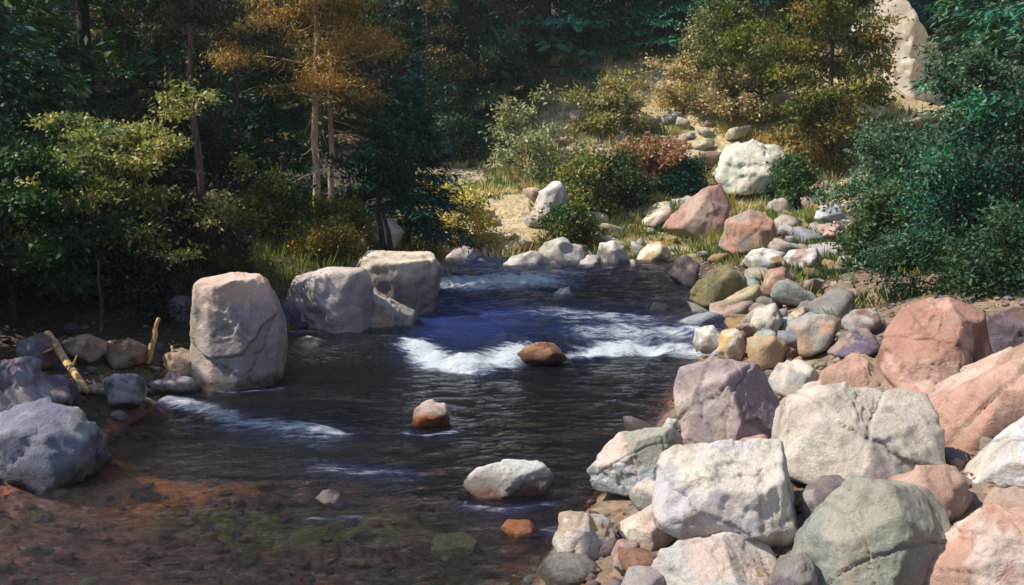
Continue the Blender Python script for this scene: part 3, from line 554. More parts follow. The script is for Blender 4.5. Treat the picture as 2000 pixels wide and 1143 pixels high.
scatter_px(80, [(1060, 440, 180, 60), (1300, 380, 90, 60), (1380, 290, 60, 50), (1200, 470, 80, 30), (1250, 260, 150, 50), (1400, 230, 80, 40)], .14, .45, 'cream rock cropping out of the grassy far slope', 'outcrops on the far slope', [CREAM, lin(226, 214, 180), PINK, TAN, WHITE], 'outcrop_rock', 'rock')
scatter_px(120, [(1500, 600, 110, 80), (1580, 520, 90, 70), (1450, 640, 80, 40), (1600, 460, 60, 50), (1660, 420, 50, 50)], .07, .21, 'small pale angular stone in the scree on the right bank', 'stones of the pale scree', tones)
scatter_px(60, [(1600, 720, 120, 50), (1500, 740, 60, 40), (1290, 880, 50, 60), (1180, 1080, 90, 50), (1560, 980, 60, 60), (1880, 800, 90, 120)], .04, .17, 'small stone filling a gap between the right foreground boulders', 'gap stones among the foreground boulders', [PINK, CREAM, MAUVE, GREY, SALMON, TAN])
scatter_px(22, [(200, 730, 180, 45), (100, 690, 100, 40), (330, 750, 70, 25)], .05, .13, 'small dusky stone on the littered left shore', 'small stones on the left shore', [DMAUVE, BROWN, TAN, BLUE, GREY])
scatter_px(26, [(1060, 505, 200, 18), (1300, 490, 80, 40), (1000, 440, 160, 50)], .09, .22, 'small pale stone on the grassy far bank', 'stones on the far bank', tones)

def gravel(name, n, fx, smin, smax, tn, sub=1, seed=1, label=None, cat='gravel'):
    r = np.random.default_rng(seed); D, F = ico(sub); P = fx(r, n); n = len(P); mb_v, mb_f, mb_c = [], [], []
    z = terrain(P[:, 0], P[:, 1])
    for i in range(n):
        s = r.uniform(smin, smax); a = r.uniform(0, 6.28); sc3 = np.array([s*r.uniform(.8, 1.4), s, s*r.uniform(.45, .8)])
        V_ = D*(1+.16*r.normal(size=(len(D), 1)))*sc3; ca, sa = math.cos(a), math.sin(a)
        V_ = np.stack([V_[:, 0]*ca-V_[:, 1]*sa, V_[:, 0]*sa+V_[:, 1]*ca, V_[:, 2]], 1) + [P[i, 0], P[i, 1], z[i]+s*.2]
        mb_v.append(V_); mb_f.append(F+i*len(D)); mb_c.append(np.tile(tn[r.integers(len(tn))]*r.uniform(.7, 1.15), (len(D), 1)))
    o = obj(name, make_mesh(name, np.vstack(mb_v), None, np.vstack(mb_f), np.vstack(mb_c), True), ROCK); return tag(o, label, cat, None, 'stuff')
def bed_pts(r, n):
    P = np.stack([r.uniform(-3.3, 1.2, n*3), r.uniform(3.6, 8.5, n*3)], 1); P = P[wdist(P[:, 0], P[:, 1]) > .02]; return P[:n]
gravel('riverbed_cobbles', 650, bed_pts, .015, .06, [lin(190, 104, 78), lin(170, 92, 74), lin(150, 98, 84), lin(150, 126, 56), lin(190, 116, 76)], 2, 3, 'reddish cobbles on the stream bed under shallow water')
def right_pts(r, n):
    P = np.stack([r.uniform(0, 6, n*3), r.uniform(3.2, 19, n*3)], 1); d = wdist(P[:, 0], P[:, 1]); return P[(d < .1) & (d > -4)][:n]
gravel('bank_gravel', 2200, right_pts, .012, .045, [PINK*.6, TAN*.6, MAUVE*.6, GREY*.6, SALMON*.6, TAN*.8, GREY*.8], 1, 4, 'pinkish gravel between the boulders of the right bank')
def left_pts(r, n):
    P = np.stack([r.uniform(-6.5, -2, n*3), r.uniform(5, 10, n*3)], 1); d = wdist(P[:, 0], P[:, 1]); return P[(d < .1) & (d > -2.5)][:n]
gravel('shore_gravel', 500, left_pts, .012, .04, [DMAUVE*.6, BROWN*.7, BROWN*.5, DMAUVE*.5, GREY*.5], 1, 6, 'dusky gravel along the left shore')

# ------------------------------------------------------------------ driftwood on the left shore
def log(name, label, a, b, r0, r1, mat, bend=.04, cat='driftwood', stubs=2, seed=1):
    r = np.random.default_rng(seed); a, b = np.array(a), np.array(b); t = np.linspace(0, 1, 9)[:, None]
    P = a+(b-a)*t + np.sin(t*math.pi)*bend*np.array([.3, .4, 1.]) + r.normal(size=(9, 3))*.006; P0 = P[0].copy(); P -= P0
    mb = MB(); mb.tube(P, np.linspace(r0, r1, 9), 10, None, .12, seed)
    o = obj(name, mb.mesh(name, True), mat, None, P0); tag(o, label, cat)
    for s in range(stubs):
        q = P[2+s*3]; m2 = MB(); dr = norm(r.normal(size=3)+np.array([0, -.3, .8])); m2.tube([q, q+dr*r0*2, q+dr*r0*3.6], [r0*.45, r0*.35, r0*.2], 6); obj('branch_stub', m2.mesh('branch_stub', True), mat, o)
    return o
def onto(px, py, up=0.): h = hit(px, py); return h+np.array([0, 0, up])
log('driftwood_log', 'yellow bleached log lying down the left shore beside the mottled boulder', onto(96, 700, .22), onto(172, 782, .06), .036, .026, WOODM, .0, seed=2)
log('driftwood_plank', 'bleached yellow broken trunk lying across the pale slab', onto(330, 724, .12), onto(412, 764, .05), .055, .04, WOODM, .0, seed=3)
s0 = onto(288, 712, 0); log('wooden_stake', 'upright bleached yellow stake standing in the left shore litter', s0, s0+np.array([.10, .05, .42]), .032, .018, WOODM, .0, 'stake', 1, 4)
log('driftwood_stick', 'thin pale stick propped against the bleached broken trunk', onto(352, 742, .05), onto(352, 742, 0)+np.array([.16, .05, .30]), .018, .009, WOODM, .0, stubs=1, seed=5)
log('driftwood_log', 'grey weathered log lying low along the left shore', onto(150, 770, .05), onto(300, 792, .03), .035, .022, WOODG, .0, seed=6)

s0 = onto(200, 690, 0); log('dead_stem', 'thin dark dead stem standing in the hollow below the olive sapling', s0, s0+np.array([-.02, .05, .85]), .018, .010, BARK_DARK, .02, 'stem', 2, 14)
# ------------------------------------------------------------------ trees and shrubs
def skeleton_tree(seed, H, lo, spread, tr, limbs, up=(.1, .6), lean=(0, 0), wig=.04, shape='round', subs=5, sublen=.42):
    r = np.random.default_rng(seed); mb = MB(); n = 12; t = np.linspace(0, 1, n)
    ax = np.stack([lean[0]*t**1.3*H, lean[1]*t**1.3*H, t*H], 1); ax[1:, :2] += np.cumsum(r.normal(size=(n-1, 2))*wig*H/n*2, 0)
    mb.tube(ax, tr*(1-.88*t)+.004, 9, None, .08, seed)
    tw = []
    for k in range(limbs):
        f = lo+(1-lo)*((k+r.uniform(0, 1))/limbs); f = min(f, .985); p0 = np.array([np.interp(f, t, ax[:, i]) for i in range(3)])
        u = (f-lo)/(1-lo)
        env = {'round': math.sqrt(max(.08, 1-(u*1.9-.75)**2*.75)), 'cone': 1.02-u*.85, 'plate': .55+.5*math.sin(u*9+seed)*.5+.35*(1-u)}[shape]
        Ln = spread*env*r.uniform(.65, 1.1); az = k*2.399+r.uniform(-.5, .5); el = r.uniform(*up)*(.4+.9*u)
        d0 = np.array([math.cos(az)*math.cos(el), math.sin(az)*math.cos(el), math.sin(el)])
        s = np.linspace(0, 1, 6)[:, None]; cv = p0+d0*Ln*s+np.array([0, 0, 1.])*Ln*.12*np.sin(s*2.6)*r.uniform(-.8, 1) + np.cumsum(r.normal(size=(6, 3))*.03*Ln, 0)*(s > 0)
        r0 = tr*(1-.85*f)*.5; mb.tube(cv, np.linspace(r0, .004, 6), 5)
        for j in range(subs):
            g = r.uniform(.3, 1.); q = np.array([np.interp(g, s[:, 0], cv[:, i]) for i in range(3)])
            dj = norm(d0*.8+r.normal(size=3)*.65*np.array([1, 1, .55])+np.array([0, 0, .12])); lj = Ln*sublen*r.uniform(.5, 1.1)*(1.15-.5*g)
            e = np.linspace(0, 1, 3)[:, None]; c2 = q+dj*lj*e+np.array([0, 0, -.1])*lj*e**2; mb.tube(c2, [max(r0*.4, .004), .004, .002], 4)
            for h_ in (.45, .75, 1.): tw.append((q+dj*lj*h_, dj, u))
        tw.append((cv[-1], d0, u))
    return mb, tw, ax
def leafy(tw, seed, per, clump, L, W, pal, flat=.55, droop=.25, jit=.25, up=.8):
    r = np.random.default_rng(seed); P = np.array([a for a, _, _ in tw]); Dv = np.array([b for _, b, _ in tw]); n = len(P)
    pal = np.array(pal); big = fbm(P*1.6, 2, seed)*.5+.5+r.uniform(-.22, .22, n)
    ci = np.clip((big*len(pal)).astype(int), 0, len(pal)-1); idx = np.repeat(np.arange(n), per); m = len(idx)
    p = P[idx]+r.normal(size=(m, 3))*clump*np.array([1, 1, flat]); d = norm(Dv[idx]*.5+r.normal(size=(m, 3))+np.array([0, 0, -droop]))
    nr = norm(r.normal(size=(m, 3))*.6+np.array([-.15, -.1, up])); c = pal[ci[idx]]*r.uniform(1-jit, 1+jit, (m, 1))*(1+r.normal(size=(m, 3))*.05)
    mb = MB(); mb.leaves(p, d, nr, L*r.uniform(.45, 1.4, m), W*r.uniform(.6, 1.25, m), np.clip(c, .002, .9)); return mb
def tree(name, label, cat, loc, sk, lf, bark=BARK_DARK, lmat=LEAF, group=None, rz=0., crown='crown', sc_=1.):
    e = obj(name, None, None, None, loc); e.rotation_euler = (0, 0, rz); e.scale = (sc_,)*3; tag(e, label, cat, group)
    mt = sk if isinstance(sk, bpy.types.Mesh) else sk.mesh('trunk', True); mc = lf if isinstance(lf, bpy.types.Mesh) else lf.mesh(crown)
    obj('trunk', mt, bark, e); obj(crown, mc, lmat, e); return e
def on(px, Y, dz=-.05):
    x = (px-1000)/FPX*Y/CT; return (x, Y, th(x, Y)+dz)

def spruce(seed, H, R, lo=.05, whorls=26, per=7, dens=1., pal=None, nl=.17, nw=.045, dead=0):
    r = np.random.default_rng(seed); tm = MB(); t = np.linspace(0, 1, 10); ax = np.stack([np.cumsum(r.normal(size=10))*.012*H*.2, np.cumsum(r.normal(size=10))*.012*H*.2, t*H], 1)
    tm.tube(ax, .018*H*(1-.93*t)+.006, 9, None, .08, seed); pal = np.array(pal); pp, dd, cc, ll = [], [], [], []
    for w in range(whorls):
        f = lo+(1-lo)*(w/whorls)**.9; z = f*H; c0 = np.array([np.interp(f, t, ax[:, 0]), np.interp(f, t, ax[:, 1]), z])
        for b in range(per):
            az = r.uniform(0, 6.283); Ln = R*(1-f)**.8*r.uniform(.6, 1.12)+.12; droop = .28*(1-f)+r.uniform(0, .2)
            s = np.linspace(0, 1, 7); dh = np.array([math.cos(az), math.sin(az), 0]); side = np.array([-math.sin(az), math.cos(az), 0])
            cv = c0+dh*(Ln*s)[:, None]; cv[:, 2] += Ln*(.18*s-droop*1.5*s**1.6+.35*droop*s**4)+r.uniform(-.15, .15)
            if r.uniform() < .55: tm.tube(cv[:5], np.linspace(.012*Ln+.004, .004, 5), 4)
            m = max(4, int(Ln*26*dens)); g = r.uniform(.1, 1, m)**.8; q = np.stack([np.interp(g, s, cv[:, i]) for i in range(3)], 1)
            sg = np.where(r.uniform(size=m) < .5, -1, 1)[:, None]; sl = Ln*.36*(1.1-g)*r.uniform(.4, 1.1, m)+.06
            tone = pal[min(len(pal)-1, int(r.uniform()*len(pal)))]*r.uniform(.75, 1.2)
            for st in (.2, .55, .9):
                k = np.ones(m, bool) if st < .8 else r.uniform(size=m) < .7
                pos = q+sg*side*(sl*st)[:, None]+dh*(sl*st*.45)[:, None]; pos[:, 2] -= sl*st*.35; pos += r.normal(size=(m, 3))*.035
                dv = sg*side*.7+dh*.7+r.normal(size=(m, 3))*.35+np.array([0, 0, -.35])
                pp.append(pos[k]); dd.append(dv[k]); cc.append((tone*(.8+.45*st)*r.uniform(.75, 1.25, (m, 1)))[k])
    p = np.vstack(pp); dv = np.vstack(dd); c = np.vstack(cc); m = len(p); lb = MB()
    lb.leaves(p, dv, norm(r.normal(size=(m, 3))*.5+np.array([0, 0, 1.])), nl*r.uniform(.6, 1.3, m), nw*r.uniform(.7, 1.3, m), np.clip(c, .002, .8)); return tm, lb

G_DARK = [lin(32, 60, 38), lin(44, 76, 46), lin(28, 54, 44), lin(60, 80, 44)]; G_TEAL = [lin(22, 78, 66), lin(18, 62, 56), lin(30, 92, 72), lin(16, 52, 48)]
G_BLUE = [lin(28, 82, 74), lin(40, 96, 82), lin(24, 68, 66), lin(56, 104, 84)]; G_OLIVE = [lin(116, 120, 56), lin(140, 138, 68), lin(160, 150, 84), lin(92, 108, 54)]
G_YEL = [lin(150, 148, 88), lin(170, 164, 108), lin(122, 130, 72), lin(98, 112, 60)]; G_OCH = [lin(214, 170, 92), lin(200, 156, 80), lin(176, 146, 80), lin(146, 134, 70)]
G_SAGE = [lin(176, 172, 140), lin(130, 140, 104), lin(150, 152, 118), lin(108, 122, 86), lin(160, 150, 120)]; G_GREEN = [lin(44, 84, 36), lin(60, 100, 44), lin(36, 70, 40), lin(80, 108, 48)]
G_RUST = [lin(176, 122, 92), lin(184, 146, 112), lin(150, 130, 90)]; G_JADE = [lin(70, 124, 98), lin(92, 142, 112), lin(52, 98, 78), lin(72, 112, 86)]; G_SHADE = [lin(60, 88, 66), lin(78, 102, 78), lin(44, 72, 56), lin(100, 122, 94)]
G_MAROON = [lin(70, 44, 44), lin(58, 48, 56), lin(64, 62, 44), lin(50, 40, 44)]

# forest at the back: a few spruce shapes repeated
fmesh = []
for k, (pal, H, R) in enumerate([(G_DARK, 9, 2.1), (G_DARK, 11, 2.4), (G_BLUE, 10, 2.2), (G_TEAL, 8.5, 2.0), (G_BLUE, 12, 2.6), ([lin(60, 60, 36), lin(76, 70, 40), lin(46, 54, 34), lin(92, 78, 44)], 9.5, 2.2)]):
    a, b = spruce(300+k, H, R, .03, 24, 6, .62, [c*1.9 for c in pal], .26, .075); fmesh.append((a.mesh('trunk', True), b.mesh('crown')))
rg = np.random.default_rng(8)
KW = ['dark green spruce', 'tall deep-green spruce', 'blue-green spruce', 'teal spruce', 'tall blue-grey spruce', 'olive-brown spruce']
for row, (Y, n, wsp) in enumerate([(31.5, 16, 34), (35.5, 17, 38), (40.5, 16, 43)]):
    for i in range(n):
        x = -wsp/2+wsp*(i+.5+.5*(row % 2))/n+rg.uniform(-.7, .7); yy = Y+rg.uniform(-1.4, 1.4); u = x/yy
        if row == 0 and 9.5 < x < 15: continue
        if row == 0 and 0 < x < 9.5: yy += 1.
        k = int(rg.choice([0, 1, 3, 5] if u < -.12 else ([5, 2, 4, 3] if u < .12 else [2, 4, 2, 3])))
        tree('spruce_tree', KW[k]+' in the back forest, '+('left of the pale pine trunk' if u < -.2 else 'between pale pine and autumn tree' if u < .24 else 'right of the autumn tree'), 'tree', (x, yy, th(x, yy)-.1), fmesh[k][0], fmesh[k][1], BARK_DARK, NEEDLE, 'spruces of the forest behind the far bank', rg.uniform(0, 6.28), 'crown', rg.uniform(.85, 1.25))
for i, (px, Y, k, s, lb) in enumerate([(40, 15.5, 0, .85, 'dark spruce at the far left behind the dark green sapling'), (190, 17.4, 1, .8, 'dark spruce directly behind the olive sapling'), (325, 17.4, 0, .8, 'dark spruce just left of the mauve pine trunk'), (-90, 12.5, 1, .8, 'dark spruce cut by the left edge of the view'),
        (-420, 8.2, 0, .42, 'unseen spruce added beyond the left edge to shade the left shore'), (-330, 7.2, 3, .55, 'shorter unseen spruce added beyond the left edge to shade the mottled boulder')]):  # last two stand out of view, added to shade the left bank
    tree('spruce_tree', lb, 'tree', on(px, Y), fmesh[k][0], fmesh[k][1], BARK_DARK, NEEDLE, 'spruces close behind the left bank', i*1.3, 'crown', s)

# tall pine with ochre boughs and twin pale trunks
sk, tw, ax = skeleton_tree(401, 5.6, .36, 1.6, .062, 28, (-.05, .25), (-.01, 0), .03, 'plate', 6, .42)
r = np.random.default_rng(9)
for k in range(9):
    z = r.uniform(.55, 2.1); a = r.uniform(0, 6.28); L_ = r.uniform(.3, .8); s = np.linspace(0, 1, 5)[:, None]
    sk.tube(np.array([np.interp(z, ax[:, 2], ax[:, 0]), np.interp(z, ax[:, 2], ax[:, 1]), z])+np.array([math.cos(a), .4*math.sin(a), -.35])*L_*s+np.array([0, 0, -.18])*s**2*L_+np.cumsum(r.normal(size=(5, 3))*.02, 0)*(s > 0), np.linspace(.017, .004, 5), 5)
tree('pine_tree', 'pine with pale bare trunk and ochre layered boughs on the left bank', 'tree', on(626, 15.4), sk, leafy(tw, 402, 80, .15, .10, .016, G_OCH+[lin(46, 66, 36), lin(170, 128, 62)], .32, .1), BARK_PINE, NEEDLE)
sk, tw, ax = skeleton_tree(403, 5.2, .5, 1.0, .05, 15, (-.05, .3), (.015, 0), .03, 'plate', 4, .45)
for k in range(6):
    z = r.uniform(.6, 1.9); a = r.uniform(-1, 1); L_ = r.uniform(.3, .7); s = np.linspace(0, 1, 5)[:, None]
    sk.tube(np.array([np.interp(z, ax[:, 2], ax[:, 0]), np.interp(z, ax[:, 2], ax[:, 1]), z])+np.array([math.cos(a), .4*math.sin(a), -.3])*L_*s+np.cumsum(r.normal(size=(5, 3))*.02, 0)*(s > 0), np.linspace(.013, .003, 5), 5)
tree('pine_tree', 'slimmer pine close beside the pale pine trunk', 'tree', on(648, 15.8), sk, leafy(tw, 404, 60, .14, .10, .016, G_OCH[1:]+[lin(40, 60, 38), lin(30, 54, 34)], .32, .1), BARK_PINE, NEEDLE)
sk, tw, ax = skeleton_tree(405, 6.0, .40, 1.3, .05, 18, (-.1, .3), (.012, 0), .03, 'plate', 5, .45)
tree('pine_tree', 'dark-boughed pine with a mauve trunk behind the olive sapling', 'tree', on(398, 13.6), sk, leafy(tw, 406, 60, .16, .11, .018, [lin(50, 60, 34), lin(36, 52, 34), lin(78, 70, 40), lin(30, 46, 32)], .35, .1), BARK_MAUVE, NEEDLE)
sk, tw, ax = skeleton_tree(407, 6.4, .42, 1.5, .045, 18, (-.1, .3), (-.01, 0), .03, 'plate', 5, .45)
tree('pine_tree', 'thin red-barked pine between the mauve trunk and the pale pine', 'tree', on(470, 17.2), sk, leafy(tw, 408, 55, .16, .11, .018, [lin(96, 84, 44), lin(120, 96, 46), lin(60, 64, 36), lin(40, 52, 34)], .35, .1), BARK_MAUVE, NEEDLE)

# teal spruce in the middle
a, b = spruce(410, 2.7, 1.3, .14, 24, 9, 1.3, [c*1.3 for c in G_TEAL], .12, .03); tree('spruce_tree', 'young teal-green spruce above the bent dark trunks', 'tree', on(800, 16.6), a, b, BARK_DARK, NEEDLE)
a, b = spruce(411, 3.6, 1.1, .06, 22, 8, 1.2, [lin(26, 84, 44), lin(34, 92, 40), lin(20, 60, 40)], .14, .035); tree('spruce_tree', 'small bright green spruce left of the pale pine trunk', 'tree', on(545, 17.2), a, b, BARK_DARK, NEEDLE)
# bent dark shrub tree on the ledge
sk, tw, ax = skeleton_tree(415, 1.8, .46, .62, .045, 13, (0, .5), (.1, 0), .10, 'round', 5, .45)
s2, tw2, ax2 = skeleton_tree(416, 1.55, .5, .5, .035, 9, (0, .5), (-.18, 0), .12, 'round', 5, .45)
for v_, q_, n_ in zip(s2.v, s2.q, range(len(s2.v))): sk.add(v_+np.array([.14, .05, 0]), q_-q_.min())
tw += [(a_+np.array([.14, .05, 0]), b_, c_) for a_, b_, c_ in tw2]
tree('bent_tree', 'small dark tree with two bent black trunks on the ledge', 'tree', on(748, 14.0), sk, leafy(tw, 417, 18, .08, .075, .032, [lin(20, 66, 52), lin(26, 78, 60), lin(30, 56, 36), lin(18, 48, 42)], .6, .2), BARK_DARK)

# olive sapling overhanging the left shore
sk, tw, ax = skeleton_tree(420, 1.62, .10, 1.2, .04, 28, (-.3, .35), (.03, -.03), .08, 'plate', 6, .42)
tree('sapling', 'sunlit olive-yellow leafy sapling overhanging the left shore', 'tree', on(215, 10.7, -.22), sk, leafy(tw, 421, 30, .085, .066, .036, [c*1.25 for c in G_YEL]+[lin(196, 184, 120), lin(110, 130, 92), lin(60, 84, 40)], .38, .25), BARK_DARK)
sk, tw, ax = skeleton_tree(422, 1.5, .3, .9, .03, 20, (-.2, .45), (-.04, -.02), .06, 'round', 6, .45)
tree('sapling', 'dark green leafy sapling at the left edge behind the shore stones', 'tree', on(20, 9.4), sk, leafy(tw, 423, 30, .10, .075, .04, [lin(40, 72, 34), lin(56, 88, 40), lin(30, 56, 34), lin(84, 98, 48)], .5, .25), BARK_DARK)

def shrub(label, px, Y, w, h, pal, seed, L=.07, W=.034, per=22, limbs=22, name='shrub', dz=-.08, clump=.09, rise=0., cat='shrub', up=(.1, .9)):
    k = Y/FPX; H = h*k; S = w*k*.5
    sk, tw, ax = skeleton_tree(seed, H*.9, .03, S*1.1, max(.012, .02*H), limbs, (up[0]-.1, up[1]), (.12*math.sin(seed*1.7), 0), .16, 'plate' if seed % 2 else 'round', 6, .55)
    rr = np.random.default_rng(seed); tw = [q for q in tw if vnoise(q[0][None]*2.6/max(S, .3), seed)[0] > -.30]
    lc = on(px, Y, dz+rise)
    return tree(name, label, cat, lc, sk, leafy(tw, seed+1, per, clump, L, W, pal, .7, .15), BARK_DARK, LEAF, None, 0., 'foliage')
sh = [
    ('maroon-brown shaded shrub right of the olive sapling', 385, 11.0, 190, 150, G_MAROON, .06),
    ('yellow-green low shrub left of the pale pine base', 520, 13.4, 180, 110, [lin(104, 116, 40), lin(130, 134, 58), lin(74, 92, 34), lin(56, 74, 34)], .065),
    ('yellow-green low shrub right of the pale pine base', 655, 14.0, 130, 90, [lin(118, 124, 50), lin(140, 138, 70), lin(88, 100, 40)], .065),
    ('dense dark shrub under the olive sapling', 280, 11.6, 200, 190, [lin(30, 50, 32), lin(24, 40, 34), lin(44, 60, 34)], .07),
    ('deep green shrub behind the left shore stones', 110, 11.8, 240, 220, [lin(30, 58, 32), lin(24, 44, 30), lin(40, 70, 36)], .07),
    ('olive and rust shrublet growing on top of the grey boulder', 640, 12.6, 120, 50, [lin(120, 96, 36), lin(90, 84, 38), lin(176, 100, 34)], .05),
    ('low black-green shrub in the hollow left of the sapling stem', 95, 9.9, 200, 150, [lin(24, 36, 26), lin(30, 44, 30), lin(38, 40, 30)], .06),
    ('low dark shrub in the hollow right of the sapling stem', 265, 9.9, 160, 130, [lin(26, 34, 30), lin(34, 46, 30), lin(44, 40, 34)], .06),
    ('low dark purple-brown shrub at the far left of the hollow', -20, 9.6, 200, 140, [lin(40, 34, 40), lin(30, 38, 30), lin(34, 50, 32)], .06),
    ('dark understorey bush below the spruces behind the pale pine', 600, 21.6, 220, 150, [lin(34, 62, 36), lin(44, 74, 40), lin(26, 50, 34)], .11),
    ('dark understorey bush behind the thin red-barked pine', 440, 16.6, 200, 170, [lin(34, 56, 36), lin(28, 48, 34), lin(52, 66, 38)], .09),
    ('olive understorey bush behind the dark-boughed pine', 300, 15.6, 260, 200, [lin(60, 66, 36), lin(46, 58, 34), lin(80, 78, 42)], .09),
    ('deep green understorey bush at the upper left edge', 90, 14.0, 320, 260, [lin(38, 60, 40), lin(30, 50, 36), lin(50, 66, 44)], .09),
    ('dusky green bush at the foot of the forest above the ochre bush', 880, 28.6, 220, 130, [lin(36, 66, 50), lin(46, 76, 54), lin(60, 80, 56)], .13),
    ('ochre bush on the far bank right of the teal spruce', 905, 21.8, 150, 110, [lin(196, 172, 92), lin(204, 182, 110), lin(150, 144, 74)], .10),
    ('pale sage bush at the top of the far slope', 1035, 26.2, 190, 110, G_SAGE, .13),
    ('rust-red bush at the top of the far slope', 1245, 25.0, 130, 70, G_RUST+[lin(150, 136, 96)], .12),
    ('dark teal bush beside the rust-red bush', 1330, 24.4, 70, 70, G_TEAL, .12),
    ('olive bush in the middle of the far slope', 1145, 23.2, 130, 110, G_OLIVE, .11),
    ('deep green bush left of the large tan-mauve boulder', 1215, 23.5, 110, 100, [lin(40, 70, 34), lin(60, 86, 40), lin(84, 92, 40)], .11),
    ('green tussock bush beside the white upright rock', 1105, 21.6, 90, 80, [lin(60, 90, 44), lin(80, 100, 50), lin(120, 116, 56)], .10),
    ('small green bush on the far shore below the ochre bush', 815, 20.9, 80, 80, [lin(64, 104, 60), lin(84, 116, 66), lin(110, 116, 64)], .10),
    ('dry straw-coloured bush high on the far slope', 1330, 29.0, 160, 90, [lin(196, 172, 128), lin(176, 156, 110), lin(150, 144, 96)], .12),
    ('pale olive scrub in the middle of the upper far slope', 1190, 28.0, 170, 80, [lin(166, 160, 104), lin(146, 146, 90), lin(186, 172, 124)], .12),
    ('sage scrub below the slim olive tree', 1400, 30.5, 150, 100, [lin(150, 152, 112), lin(170, 164, 124), lin(120, 128, 88)], .12),
    ('green bush beside the pale cream rock face', 1548, 23.5, 80, 110, [lin(60, 96, 50), lin(80, 116, 66), lin(48, 74, 40)], .11),
    ('brown-ochre bush above the head of the gully', 1615, 25.4, 150, 110, [lin(140, 118, 66), lin(124, 110, 58), lin(104, 104, 54)], .12),
    ('tan dry bush above the pale cream rock face', 1440, 27.6, 160, 90, [lin(170, 154, 116), lin(150, 142, 96), lin(180, 160, 126)], .12),
]
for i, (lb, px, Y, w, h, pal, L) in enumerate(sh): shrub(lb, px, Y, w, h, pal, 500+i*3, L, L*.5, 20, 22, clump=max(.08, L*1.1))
# right-hand bushes
for i, (lb, px, Y, w, h, pal, L) in enumerate([
    ('grey-green bush below the jade conifer', 1815, 14.0, 260, 230, G_SHADE+[lin(84, 104, 80)], .075),
    ('dark green bush hanging over the red-brown boulder', 1868, 10.6, 270, 220, [lin(62, 86, 62), lin(50, 78, 58), lin(74, 116, 86), lin(40, 72, 56), lin(40, 110, 84)], .06),
    ('dense black-green bush at the right edge', 1985, 9.9, 280, 400, [lin(40, 66, 52), lin(50, 78, 58), lin(32, 54, 46), lin(50, 132, 100)], .06),
    ('low green bush spreading over the soil right of the red-brown boulder', 1975, 9.3, 250, 110, [lin(50, 76, 54), lin(66, 92, 62), lin(40, 64, 50)], .055),
    ('mid green bush at the edge of the scree', 1735, 13.0, 150, 150, [lin(60, 92, 60), lin(84, 112, 72), lin(110, 132, 96)], .07),
    ('pale mint-tinged bush above the scree', 1735, 16.5, 190, 160, [lin(96, 130, 100), lin(70, 100, 76), lin(120, 146, 118)], .085),
    ('shadowy green bush behind the right edge bushes', 1905, 13.0, 280, 380, G_SHADE, .075),
]): shrub(lb, px, Y, w, h, pal, 600+i*3, L, L*.5, 26, 30, clump=.10)
a, b = spruce(430, 5.0, 1.7, .05, 24, 8, 1., G_JADE+G_SHADE, .15, .04); tree('spruce_tree', 'jade-green spruce rising behind the right bushes', 'tree', on(1905, 15.5), a, b, BARK_DARK, NEEDLE)
a, b = spruce(431, 5.2, 1.7, .05, 24, 8, 1., G_SHADE+[lin(50, 110, 86)], .15, .04); tree('spruce_tree', 'dark grey-green spruce at the upper right edge', 'tree', on(2040, 14.0), a, b, BARK_DARK, NEEDLE)
sk, tw, ax = skeleton_tree(450, 7.4, .30, 2.5, .09, 30, (-.1, .4), (0, 0), .05, 'plate', 6, .42)
tree('broadleaf_tree', 'brownish olive tree in front of the dark forest right of the ochre pine', 'tree', on(845, 29.3), sk, leafy(tw, 451, 30, .17, .13, .06, [lin(120, 96, 54), lin(104, 92, 54), lin(84, 86, 50), lin(60, 76, 46)], .4, .2), BARK_DARK)
sk, tw, ax = skeleton_tree(452, 7.4, .2, 2.1, .09, 28, (-.1, .5), (0, 0), .05, 'round', 6, .42)
tree('broadleaf_tree', 'pale sage-green tree in the upper middle of the forest edge', 'tree', on(955, 31.5), sk, leafy(tw, 453, 28, .18, .15, .07, [lin(116, 130, 96), lin(96, 112, 80), lin(70, 96, 76), lin(120, 110, 80)], .5, .2), BARK_DARK)
# olive-ochre tree, upper right
sk, tw, ax = skeleton_tree(440, 5.6, .16, 1.55, .09, 32, (-.1, .5), (0, 0), .05, 'round', 6, .42)
tree('broadleaf_tree', 'olive and ochre autumn tree on the slope at the upper right', 'tree', on(1600, 25.6), sk, leafy(tw, 441, 34, .18, .13, .065, [lin(112, 114, 48), lin(136, 128, 60), lin(84, 98, 42), lin(92, 102, 44), lin(150, 124, 62)], .5, .2), BARK_DARK)
sk, tw, ax = skeleton_tree(442, 5.0, .12, 1.5, .08, 26, (-.1, .5), (0, 0), .05, 'round', 6, .42)
tree('broadleaf_tree', 'slim olive tree left of the autumn tree on the upper right slope', 'tree', on(1480, 27.5), sk, leafy(tw, 443, 30, .17, .13, .065, [lin(110, 112, 36), lin(84, 92, 34), lin(60, 80, 44)], .5, .2), BARK_DARK)

